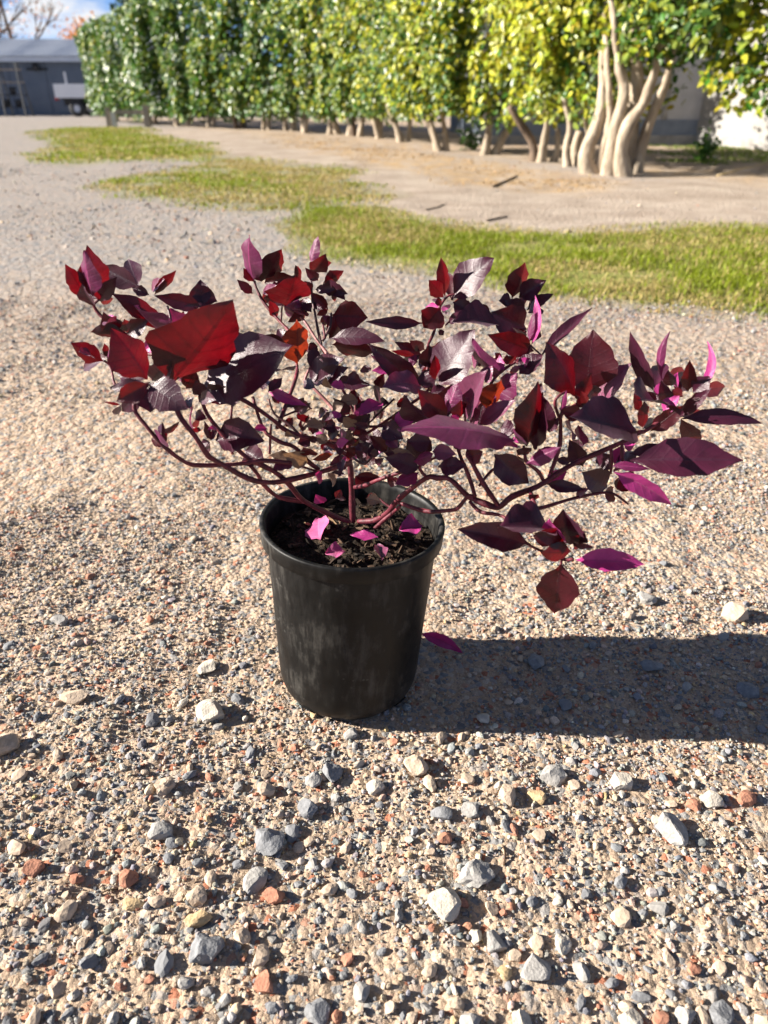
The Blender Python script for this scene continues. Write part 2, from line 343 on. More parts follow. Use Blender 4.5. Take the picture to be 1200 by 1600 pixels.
def scatter(n, y0, y1, d0, d1, sub, power=2.2, sink=0.1, seed=0, dens=True):
    global off
    g = np.random.default_rng(seed)
    x, y = wedge(n, y0, y1, g)
    if dens:
        keep = g.uniform(0, 1, n) < stony(x, y) ** (1.0 if sub == 0 else 1.6); x, y = x[keep], y[keep]
    keep = zone_free(x, y) & (np.hypot(x - POT_XY[0], y - POT_XY[1]) > 0.068); x, y = x[keep], y[keep]
    n = len(x)
    u = g.uniform(0, 1, n); a = 1 - power
    d = (d0 ** a + u * (d1 ** a - d0 ** a)) ** (1 / a)
    z = height(x, y)
    M = rotmats(n, 0.3, g)
    ci = g.choice(len(PAL), n, p=PALW); col = PAL[ci] * g.uniform(0.7, 1.15, (n, 1)) * (1 + g.normal(0, 0.04, (n, 3)))
    var = g.integers(0, 14, n)
    for v in range(14):
        m = np.where(var == v)[0]
        if not len(m): continue
        if sub == 0:
            V = OCT_V * np.random.default_rng(v).uniform(0.6, 1.1, (6, 3)) + np.random.default_rng(v + 5).normal(0, 0.16, (6, 3)); V[:, 2] *= 0.7; Fq = OCT_F
        else:
            V, Fq = rock(sub, 100 + v, 7, 0.0 if v % 3 else 0.1, 0.04)
        W = np.einsum('nij,vj->nvi', M[m], V) * (d[m] / 2)[:, None, None]
        W += np.stack([x[m], y[m], z[m] + d[m] * sink], 1)[:, None, :]
        nv = len(V)
        GV.append(W.reshape(-1, 3)); GC.append(np.repeat(col[m], nv, 0))
        GF.append((Fq[None] + (off + np.arange(len(m)) * nv)[:, None, None]).reshape(-1, 3)); off += len(m) * nv
scatter(72000, 0.24, 1.25, 0.0018, 0.0045, 0, 1.8, 0.22, 1)
scatter(22000, 0.24, 1.3, 0.004, 0.0085, 1, 2.6, 0.17, 2)
scatter(2000, 0.24, 1.3, 0.008, 0.0150, 2, 3.6, 0.12, 3, True)
scatter(52000, 1.25, 2.7, 0.004, 0.009, 0, 2.2, 0.22, 4)
scatter(9000, 1.25, 3.0, 0.008, 0.019, 1, 3.0, 0.18, 5)
scatter(14000, 2.7, 9, 0.012, 0.035, 0, 2.6, 0.05, 6)
gravel_m = tint_mat('broken stone', rough=0.85, bump=0.5, bscale=700, dist=0.0007)
go = np_mesh('gravel', np.concatenate(GV), np.concatenate(GF), gravel_m, np.concatenate(GC))
tag(go, 'loose mixed gravel of grey, tan and rust red chips', 'gravel', kind='stuff')

# single stones large enough to pick out
STONE_M = {}
for nm, cc in (('blue grey', PAL[0]), ('grey', PAL[1]), ('tan', PAL[2]), ('pale', PAL[3]), ('rust red', PAL[4]), ('ochre', PAL[5])):
    STONE_M[nm] = noise_mat(nm + ' stone', [(0.25, tuple(cc * 0.72)), (0.55, tuple(cc)), (0.8, tuple(np.minimum(cc * 1.4, 0.8)))], 160, 0.88, 0.7, 420, 5, 0.0014, 0.2)
def stone(px, py, wpx, hpx, colour, seed, label=None, flat=None, sub=3, rough=0.07):
    p = at_z(px, py + hpx * 0.25, 0.0)
    scale = ray(px, py).length * 0 + (p - cam.location).dot(Vector((0, CP, -SP))) / FPX
    wd = wpx * scale
    V, Fq = rock(sub, seed, 10, 0.0, rough)
    V = V / np.abs(V).max(0)
    hz = wd * (flat if flat else 0.33); dy = wd * 0.5 * min(1.2, hpx / wpx * 1.1)
    V = V * np.array([wd / 2, dy, hz])
    a = random.uniform(-0.25, 0.25); ca, sa = math.cos(a), math.sin(a); V = V @ np.array([[ca, sa, 0], [-sa, ca, 0], [0, 0, 1]])
    o = mesh_obj('stone', V, Fq.tolist(), STONE_M[colour], smooth=False, loc=(p.x, p.y, float(height(p.x, p.y)) + hz * 0.45))
    tag(o, label or 'small %s stone bedded in the gravel' % colour, 'stone', 'large stones in the gravel' if label else '%s stones in the gravel' % colour)
    return o
BIG = [
    (333, 1106, 52, 40, 'pale', 'long cream stone tilted up beside the foot of the black pot', .36), (6, 1160, 44, 50, 'tan', 'rounded brownish boulder with a long shadow on smooth dirt', .4),
    (1048, 1285, 50, 64, 'grey', 'tall blocky grey stone standing among small rust red chips', .42), (692, 1400, 56, 62, 'pale', 'largest pale flat stone with a broad upright face', .34),
    (744, 1357, 60, 42, 'grey', 'rough grey lump touching the big pale flat stone', .3), (1147, 953, 40, 36, 'tan', 'sandy round stone just beyond the shadow of the pot', .4),
    (118, 1085, 50, 26, 'tan', 'low tan stone lying alone on smooth dirt', .26), (420, 1304, 50, 48, 'blue grey', 'three-cornered slate grey stone with a ridge on top', .34),
    (400, 1364, 44, 46, 'grey', 'flat five-sided grey stone next to a rust red lump', .28), (518, 1200, 34, 38, 'blue grey', 'dark upright stone in a touching pair below the pot', .4),
    (490, 1212, 28, 34, 'grey', 'lighter rounded stone in a touching pair below the pot', .36), (480, 1257, 36, 30, 'blue grey', 'smooth dark pebble below the touching pair of stones', .36),
    (250, 1298, 46, 34, 'grey', 'wide grey stone with a sloping top on pinkish dirt', .3), (258, 1228, 36, 34, 'tan', 'rough tan cobble above the wide sloping grey stone', .34),
    (321, 1475, 58, 50, 'blue grey', 'craggy dark grey lump pitted with holes', .36), (308, 1397, 36, 32, 'tan', 'wedge of tan stone standing on a brown flake', .4),
    (203, 1368, 34, 32, 'rust red', 'brick red wedge beside a splinter of wood', .4), (410, 1530, 32, 36, 'rust red', 'smooth brick red block in fine sand', .38),
    (56, 1356, 32, 26, 'rust red', 'dull red cube-like stone on pink dirt', .4), (425, 1393, 40, 24, 'rust red', 'crumbly red lump below a flat grey stone', .3),
    (312, 1432, 48, 22, 'ochre', 'long brown flake of stone above a pitted dark lump', .22), (835, 1502, 52, 44, 'grey', 'broad flat grey slab bedded flush in gravel', .2),
    (774, 1463, 36, 34, 'grey', 'squarish grey stone with a light top', .34), (880, 1464, 30, 40, 'pale', 'narrow cream shard pointing upward', .3),
    (968, 1218, 36, 38, 'pale', 'creamy cracked stone with an ochre side', .38), (862, 1206, 46, 34, 'grey', 'domed grey stone at the edge of the pot shadow', .36),
    (1110, 1247, 38, 30, 'pale', 'whitish grey oval stone between two orange chips', .32), (1165, 1246, 34, 26, 'rust red', 'bright orange red stone, larger of two', .36),
    (1083, 1257, 26, 20, 'rust red', 'bright orange red stone, smaller of two', .34), (650, 1190, 40, 36, 'tan', 'rough tan stone near the shaded foot of the pot', .34),
    (790, 1238, 34, 36, 'tan', 'leaning tan stone in a row with a yellowish one', .36), (836, 1238, 32, 26, 'ochre', 'yellowish stone in a row with a leaning tan one', .32),
    (585, 1222, 32, 28, 'pale', 'white chalky chip below the pot', .34), (1126, 1572, 42, 56, 'blue grey', 'big slate blue block at the edge of the yard', .38),
    (1070, 1578, 32, 44, 'grey', 'narrow dark slab next to a slate blue block', .3), (495, 1566, 42, 46, 'blue grey', 'dark leaning slab in sparse sand', .34),
    (325, 1036, 32, 28, 'pale', 'small white stone uphill of the long cream stone', .38), (97, 967, 38, 20, 'grey', 'thin grey stone on dusty dirt', .28),
    (1170, 1071, 36, 32, 'blue grey', 'bluish rounded stone inside the pot shadow', .34), (1020, 1036, 38, 24, 'blue grey', 'flat bluish stone inside the pot shadow', .28),
    (840, 1026, 30, 34, 'blue grey', 'upright bluish stone in shadow near a fallen purple leaf', .34), (735, 1262, 30, 26, 'grey', 'ash grey nugget in open gravel', .34),
    (1010, 930, 36, 28, 'grey', 'smooth grey pebble below the hanging leaves', .34), (206, 1408, 46, 18, 'ochre', 'long tan splinter beside a brick red wedge', .22),
    (692, 1268, 40, 26, 'blue grey', 'low slate stone with a sharp edge', .24), (85, 1532, 32, 30, 'tan', 'square tan stone with a flat top', .3),
    (815, 1590, 34, 34, 'pale', 'pale wedge half sunk at the gravel edge', .34), (985, 1584, 40, 32, 'pale', 'pale tapering stone near the slate blue block', .32),
]
for i, (px, py, a, b_, c_, lab, fl) in enumerate(BIG): stone(px, py, a, b_, c_, 500 + i, lab, fl, rough=0.1 if 'pitted' in lab or 'rough' in lab else 0.05)
gs = np.random.default_rng(5); names = ['blue grey', 'grey', 'tan', 'pale', 'rust red', 'ochre']
proto = {}
made = 0; taken = [(p[0], p[1]) for p in BIG]
while made < 250:
    u, v = gs.uniform(-20, 1220), 1600 - (gs.uniform(0, 1) ** 1.5) * 720
    if 400 < u < 690 and 740 < v < 1130: continue
    if any(abs(u - a) < 24 and abs(v - b_) < 22 for a, b_ in taken): continue
    p = at_z(u, v)
    if gs.uniform() > stony(np.array([p.x]), np.array([p.y]))[0] + 0.1: continue
    taken.append((u, v)); nm = names[gs.choice(6, p=PALW)]; key = (nm, int(gs.integers(0, 5)))
    if key not in proto:
        V, Fq = rock(2, 900 + key[1] * 7 + names.index(nm), 9, 0.0, 0.05); V = V * 0.005
        o = mesh_obj('stone', V, Fq.tolist(), STONE_M[nm]); proto[key] = o
    else:
        o = proto[key].copy(); COL.objects.link(o)
    s = (0.95 + 1.3 * gs.uniform(0, 1) ** 1.8) * (0.8 if nm in ('rust red', 'ochre') else 1)
    o.scale = (s, s, s * gs.uniform(0.8, 1.1)); o.rotation_euler = (gs.normal(0, .25), gs.normal(0, .25), gs.uniform(0, 6.28)); o.location = (p.x, p.y, float(height(p.x, p.y)) + 0.0012 * s)
    size = 'chunky' if s > 1.5 else ('small' if s > 1.15 else 'tiny')
    where = 'lying in the pot shadow' if p.x > POT_XY[0] and abs(p.y - 0.66) < 0.085 else ('in the gravel within a hand of the pot' if math.hypot(p.x - POT_XY[0], p.y - POT_XY[1]) < 0.24 else 'in the open gravel away from the pot')
    tag(o, '%s %s stone %s' % (size, nm, where), 'stone', '%s %s stones %s' % (size, nm, where)); made += 1
# ------------------------------------------------------------------ the potted plant
plant = empty('potted_plant', (POT_XY[0], POT_XY[1], 0.0))
tag(plant, 'purple red leafy bush in a tall black plastic nursery pot', 'potted plant')
INV = Matrix.Translation(plant.location).inverted()
def part(name, verts, faces, mat, parent=None, smooth=True):
    """verts in world space -> child of the plant"""
    vs_ = [Vector(v) - plant.location for v in verts] if parent is None else verts
    return mesh_obj(name, vs_, faces, mat, parent or plant, smooth)
def lathe(profile, n=72):
    V, Fc = [], []
    for (r, z) in profile:
        for i in range(n):
            a = 2 * math.pi * i / n; V.append((r * math.cos(a), r * math.sin(a), z))
    for j in range(len(profile) - 1):
        for i in range(n):
            Fc.append((j * n + i, j * n + (i + 1) % n, (j + 1) * n + (i + 1) % n, (j + 1) * n + i))
    return V, Fc
# black plastic with dust and rubbed streaks
pm, t, b = mat_new('black plastic'); k = t.links.new
tc = node(t, 'ShaderNodeTexCoord'); mp = node(t, 'ShaderNodeMapping'); mp.inputs['Scale'].default_value = (1, 1, 0.22); k(tc.outputs['Object'], mp.inputs['Vector'])
n1 = node(t, 'ShaderNodeTexNoise', i_Scale=90.0, i_Detail=6.0, i_Roughness=0.7); k(mp.outputs['Vector'], n1.inputs['Vector'])
n2 = node(t, 'ShaderNodeTexNoise', i_Scale=16.0, i_Detail=5.0, i_Roughness=0.65); k(tc.outputs['Object'], n2.inputs['Vector'])
n3 = node(t, 'ShaderNodeTexVoronoi', i_Scale=160.0); k(tc.outputs['Object'], n3.inputs['Vector'])
mm = node(t, 'ShaderNodeMath', operation='MULTIPLY'); k(n1.outputs['Fac'], mm.inputs[0]); k(n2.outputs['Fac'], mm.inputs[1])
r1 = ramp(t, [(0.16, (0.0025, 0.0025, 0.0025)), (0.26, (0.008, 0.0075, 0.007)), (0.42, (0.05, 0.046, 0.04))]); k(mm.outputs[0], r1.inputs['Fac'])
sp = ramp(t, [(0.0, (1, 1, 1)), (0.2, (0.8, 0.8, 0.8)), (0.34, (0, 0, 0))]); k(n3.outputs['Distance'], sp.inputs['Fac'])
n4 = node(t, 'ShaderNodeTexNoise', i_Scale=22.0, i_Detail=3.0); k(tc.outputs['Object'], n4.inputs['Vector'])
sp4 = ramp(t, [(0.56, (0, 0, 0)), (0.66, (0.55, 0.55, 0.55))]); k(n4.outputs['Fac'], sp4.inputs['Fac'])
m4 = node(t, 'ShaderNodeMath', operation='MULTIPLY'); k(sp.outputs['Color'], m4.inputs[0]); k(sp4.outputs['Color'], m4.inputs[1])
mx_ = node(t, 'ShaderNodeMix', data_type='RGBA'); k(m4.outputs[0], mx_.inputs['Factor']); k(r1.outputs['Color'], mx_.inputs['A']); mx_.inputs['B'].default_value = (0.07, 0.067, 0.062, 1)
k(mx_.outputs['Result'], b.inputs['Base Color'])
rr = ramp(t, [(0.1, (0.34,) * 3), (0.4, (0.7,) * 3)]); k(mm.outputs[0], rr.inputs['Fac']); k(rr.outputs['Color'], b.inputs['Roughness'])
b.inputs['Specular IOR Level'].default_value = 0.22
bpp = node(t, 'ShaderNodeBump', i_Strength=0.12, i_Distance=0.001); k(n1.outputs['Fac'], bpp.inputs['Height']); k(bpp.outputs['Normal'], b.inputs['Normal'])
POT = pm
pot = empty('pot', (0, 0, 0.002), plant); pot.rotation_euler = (R(-0.6), R(2.6), 0)
H = 0.227
# the wall: scalloped foot, taper, inside face
prof = [(0.0, 0.006), (0.055, 0.005), (0.060, 0.0), (0.0680, 0.0005), (0.0735, 0.005), (0.0785, 0.012), (0.0815, 0.021), (0.0828, 0.032), (0.0855, 0.085), (0.0885, 0.14), (0.0910, 0.182), (0.0918, H - 0.018)]
V, Fc = lathe(prof)
V = [(x, y, z + 0.006 * max(0, math.cos(8 * math.atan2(y, x) + 1.1)) ** 3 * (1 if 0.05 < math.hypot(x, y) < 0.0740 and z < 0.006 else 0)) for x, y, z in V]
mesh_obj('pot_wall', V, Fc, POT, pot, True)
V, Fc = lathe([(0.0914, H - 0.0195), (0.0962, H - 0.0195), (0.0985, H - 0.018), (0.0992, H - 0.006), (0.0998, H - 0.002), (0.0990, H), (0.0958, H), (0.0940, H - 0.0015), (0.0930, H - 0.006), (0.0905, H - 0.035), (0.0885, H - 0.06)])
mesh_obj('rim', V, Fc, POT, pot, True)
for i in range(4):            # drain slots round the foot
    a = R(-125 + 90 * i); ca, sa = math.cos(a), math.sin(a)
    V = []
    for (dx, z) in ((-0.009, 0.004), (0.009, 0.004), (0.006, 0.0105), (-0.006, 0.0105)):
        for rad in (0.0668 + z * 0.9, 0.0712 + z * 0.9): V.append((rad * ca - dx * sa, rad * sa + dx * ca, z + 0.002))
    mesh_obj('drain_slot', V, [(0, 2, 4, 6), (1, 7, 5, 3), (0, 1, 3, 2), (2, 3, 5, 4), (4, 5, 7, 6), (6, 7, 1, 0)], noise_mat('slot black', [(0, (0.003,) * 3), (1, (0.008,) * 3)], 40, 0.9, 0), pot)

# potting mix
SOIL_Z = H - 0.027
soil_m = noise_mat('potting mix', [(0.3, (0.008, 0.006, 0.005)), (0.52, (0.028, 0.02, 0.014)), (0.72, (0.085, 0.055, 0.035))], 260, 0.95, 1.0, 330, 5, 0.004, 0.15)
n_r, n_a = 26, 80; V, Fc = [], []
for i in range(n_r + 1):
    for j in range(n_a):
        r_ = 0.0903 * i / n_r; a = 2 * math.pi * j / n_a; x, y = r_ * math.cos(a), r_ * math.sin(a)
        V.append((x, y, SOIL_Z + 0.006 * (1 - (r_ / 0.09) ** 2) + 0.010 * (float(fbm(x * 60 + 40, y * 60 + 40, 5, 3)) - 0.5) + 0.006 * (float(vnoise(x * 260 + 90, y * 260 + 90, None, 8)) - 0.5)))
for i in range(n_r):
    for j in range(n_a): Fc.append((i * n_a + j, (i + 1) * n_a + j, (i + 1) * n_a + (j + 1) % n_a, i * n_a + (j + 1) % n_a))
soil = mesh_obj('potting_soil', V, Fc, soil_m, plant, True); soil.location = pot.location; soil.rotation_euler = pot.rotation_euler
CH = [noise_mat('bark %d' % i, [(0.3, tuple(np.array(c_) * 0.6)), (0.7, c_)], 220, 0.9, 0.6, 500, 4, 0.001, 0.2, stretch=(1, 6, 6)) for i, c_ in enumerate([(0.16, 0.10, 0.065), (0.09, 0.055, 0.035), (0.045, 0.03, 0.022), (0.28, 0.18, 0.10), (0.02, 0.015, 0.012)])]
gb = np.random.default_rng(31)
for i in range(150):
    r_ = 0.086 * math.sqrt(gb.uniform(0.0, 1)); a = gb.uniform(0, 6.28); x, y = r_ * math.cos(a), r_ * math.sin(a)
    ln, wd, th = gb.uniform(0.006, 0.017), gb.uniform(0.0025, 0.006), gb.uniform(0.0012, 0.003)
    pts = []
    for sx in (-1, 0.1, 1):
        wf = 1.0 if sx == 0.1 else gb.uniform(0.35, 0.8); bend = gb.uniform(-0.0015, 0.0015)
        for sy, sz in ((-1, -1), (1, -1), (1, 1), (-1, 1)): pts.append((sx * ln / 2, sy * wd / 2 * wf * gb.uniform(0.8, 1.1), sz * th / 2 * wf + bend))
    fc = [(0, 3, 2, 1), (8, 9, 10, 11)] + [(q + p_, q + (p_ + 1) % 4, q + 4 + (p_ + 1) % 4, q + 4 + p_) for q in (0, 4) for p_ in range(4)]
    o = mesh_obj('bark_chip', pts, fc, CH[gb.choice(5, p=[.2, .25, .25, .12, .18])], soil)
    z = SOIL_Z + 0.006 * (1 - (r_ / 0.09) ** 2) + 0.010 * (float(fbm(x * 60 + 40, y * 60 + 40, 5, 3)) - 0.5)
    o.location = (x, y, z + gb.uniform(0.001, 0.004)); o.rotation_euler = (gb.normal(0, .5), gb.normal(0, .4), gb.uniform(0, 6.28))

# ---- leaves and stems. Each is set out from a close view of the plant: frame -> origin and scale, then its own distance Y
FR = {'a': (90, 370, 1 / 6), 'b': (170, 460, .24167), 'c': (370, 370, .19167), 'd': (420, 560, .21667), 'e': (560, 400, .18333), 'f': (580, 540, .21667),
      'g': (760, 400, .2), 'h': (780, 600, .2), 'i': (960, 520, .19167), 'j': (700, 760, .25833), 'k': (400, 740, .25)}
def fp(fr, x, y): o = FR[fr]; return o[0] + x * o[2], o[1] + y * o[2]
LM = {
    'dark': leaf_mat('purple leaf', (0.0135, 0.0030, 0.0165), (0.04, 0.004, 0.016), (0.10, 0.002, 0.006), 0.15, 0.38, (0.035, 0.007, 0.02), 0.06),
    'wine': leaf_mat('wine red leaf', (0.020, 0.004, 0.010), (0.05, 0.004, 0.009), (0.17, 0.002, 0.005), 0.36, 0.40, (0.05, 0.005, 0.012), 0.04),
    'pink': leaf_mat('magenta leaf', (0.10, 0.008, 0.05), (0.38, 0.032, 0.185), (0.32, 0.012, 0.08), 0.30, 0.40, (0.32, 0.035, 0.15), 0.08),
    'pale': leaf_mat('sun-paled mauve leaf', (0.060, 0.018, 0.043), (0.14, 0.03, 0.07), (0.2, 0.008, 0.03), 0.2, 0.36, (0.10, 0.03, 0.06), 0.3),  # paler copy of the purple leaf, sun glare put into its colour
    'orange': leaf_mat('rusty leaf', (0.16, 0.03, 0.015), (0.24, 0.03, 0.015), (0.24, 0.022, 0.005), 0.5, 0.5, (0.12, 0.01, 0.02), 0.1),
    'olive': leaf_mat('faded olive leaf', (0.10, 0.065, 0.045), (0.20, 0.13, 0.09), (0.3, 0.15, 0.06), 0.3, 0.55, (0.16, 0.08, 0.06), 0.2),
    'wilt': leaf_mat('fallen pink leaf', (0.36, 0.05, 0.16), (0.42, 0.07, 0.2), (0.5, 0.03, 0.12), 0.15, 0.6, (0.55, 0.14, 0.26), 0.2),
}
def leaf_mesh(name, P0, P1, wid, n, mat, mid=(0, 0), droop=0.0, fold=0.18, wave=0.03, seed=0, parent=None, nu=12, curl=0.0, top=True):
    """an ovate pointed leaf from its stalk P0 to its tip P1; n is the face turned to the viewer; mid bends the midrib (along the blade's own side and face)"""
    g = random.Random(seed)
    ax = P1 - P0; Ln = ax.length; axn = ax.normalized()
    n = (n - axn * n.dot(axn)).normalized(); s = axn.cross(n).normalized()
    C = (P0 + P1) / 2 + s * mid[0] * Ln + n * (mid[1] + droop) * Ln
    VS = (-1, -0.72, -0.4, -0.12, 0, 0.12, 0.4, 0.72, 1)
    V, UV, Fc = [], [], []
    ph = g.uniform(0, 6.28); pw = g.uniform(0.72, 0.95)
    for i in range(nu + 1):
        u = i / nu
        p = P0 * (1 - u) ** 2 + C * 2 * u * (1 - u) + P1 * u * u
        tg = ((C - P0) * (1 - u) + (P1 - C) * u).normalized()
        sn = tg.cross(n).normalized(); nn = sn.cross(tg).normalized()
        q = max(0.0, (u - 0.06) / 0.94)
        pr = (q ** pw) * ((1 - q) ** 1.18) * 3.8 if 0 < q < 1 else 0.0
        pr = max(pr * (1 + 0.05 * math.sin(17 * u + ph)), 0.025 * (1 - u))
        for v in VS:
            e = abs(v); jag = 1 + (0.05 * math.sin(31 * u + ph * 3 + v) if e == 1 else 0)
            off_ = fold * e ** 1.25 * pr * wid / 2 - curl * e ** 2 * pr * wid / 2 + wave * wid * math.sin(13 * u + ph + 1.7 * v) * e ** 1.5 + 0.005 * wid * math.sin(44 * (u - 0.16 * e)) * (1 - e) * e * 4
            V.append(p + sn * (v * pr * wid / 2 * jag * (1 - 0.12 * fold * e)) + nn * off_)
            UV.append((u, (v + 1) / 2))
    m = len(VS)
    for i in range(nu):
        for j in range(m - 1):
            q = (i * m + j, i * m + j + 1, (i + 1) * m + j + 1, (i + 1) * m + j)
            Fc.append(q if not top else q[::-1])
    base = parent.location if parent is not None else P0
    me = bpy.data.meshes.new(name); me.from_pydata([tuple(v - base) for v in V], [], Fc)
    uvl = me.uv_layers.new(name='UVMap')
    for lp in me.loops: uvl.data[lp.index].uv = UV[lp.vertex_index]
    me.polygons.foreach_set('use_smooth', [True] * len(me.polygons)); me.materials.append(mat); me.update()
    o = bpy.data.objects.new(name, me); COL.objects.link(o)
    if parent is not None: o.parent = parent
    else: o.location = P0
    return o
RIGHT, UP = Vector((1, 0, 0)), Vector((0, 0, 1))
CODE = {   # look -> material, turn of the visible face (to the right, upward), upper face visible
    'D': ('dark', 0.25, 0.35, True), 'L': ('dark', -0.75, 0.25, True), 'P': ('pale', None, None, True), 'R': ('wine', 0.95, -0.1, False), 'W': ('wine', 0.35, 0.1, True),
    'M': ('pink', -0.7, 0.15, False), 'S': ('pink', None, None, False), 'O': ('orange', 1.0, 0.0, False), 'B': ('olive', -0.3, 0.5, True), 'N': ('pink', 0.15, 0.3, True), 'V': ('dark', None, None, True)}
lseed = 1000
def leaf(fr, bx, by, tx, ty, wz, code, Y0, Y1=None, mid=(0, 0), fold=None, droop=None, name='leaf'):
    global lseed; lseed += 1; g = random.Random(lseed)
    u0, v0 = fp(fr, bx, by); u1, v1 = fp(fr, tx, ty)
    P0 = at_y(u0, v0, Y0); P1 = at_y(u1, v1, Y1 if Y1 is not None else Y0 - 0.008 + g.uniform(-0.012, 0.012))
    mt, rt_, up_, top = CODE[code]
    P1 = P1 + (P1 - P0) * 0.06
    pc = (P0 + P1) / 2; Vw = (cam.location - pc).normalized()
    if rt_ is None: n = (Vw + SUNV).normalized() + Vector((g.uniform(-.08, .08), g.uniform(-.08, .08), g.uniform(-.08, .08)))
    else: n = Vw + RIGHT * g.uniform(-.15, .15) + UP * g.uniform(-.15, .15)
    ax = (P1 - P0).normalized(); n = (n - ax * n.dot(ax)).normalized()
    if rt_ is not None:
        sp_ = (SUNV - ax * SUNV.dot(ax)); sp_ = sp_.normalized() if sp_.length > 0.05 else sp_
        n = (n + sp_ * {'D': 0.12, 'L': 0.85, 'R': -0.75, 'W': -0.12, 'M': 1.05, 'O': -0.8, 'B': 0.7, 'N': 0.6}[code]).normalized()
    f = FR[fr][2] * (pc - cam.location).dot(Vector((0, CP, -SP))) / FPX
    cosv = max(abs(n.dot((Vw - ax * Vw.dot(ax)).normalized())), 0.5)
    wid = wz * f / cosv * 1.36
    sg = 1 if top else -1
    return leaf_mesh(name, P0, P1, wid, n, LM[mt], mid, (g.uniform(0.03, 0.15) if droop is None else droop), (sg * g.uniform(0.12, 0.5) if fold is None else fold), g.uniform(0.02, 0.05), lseed, plant, top=top)
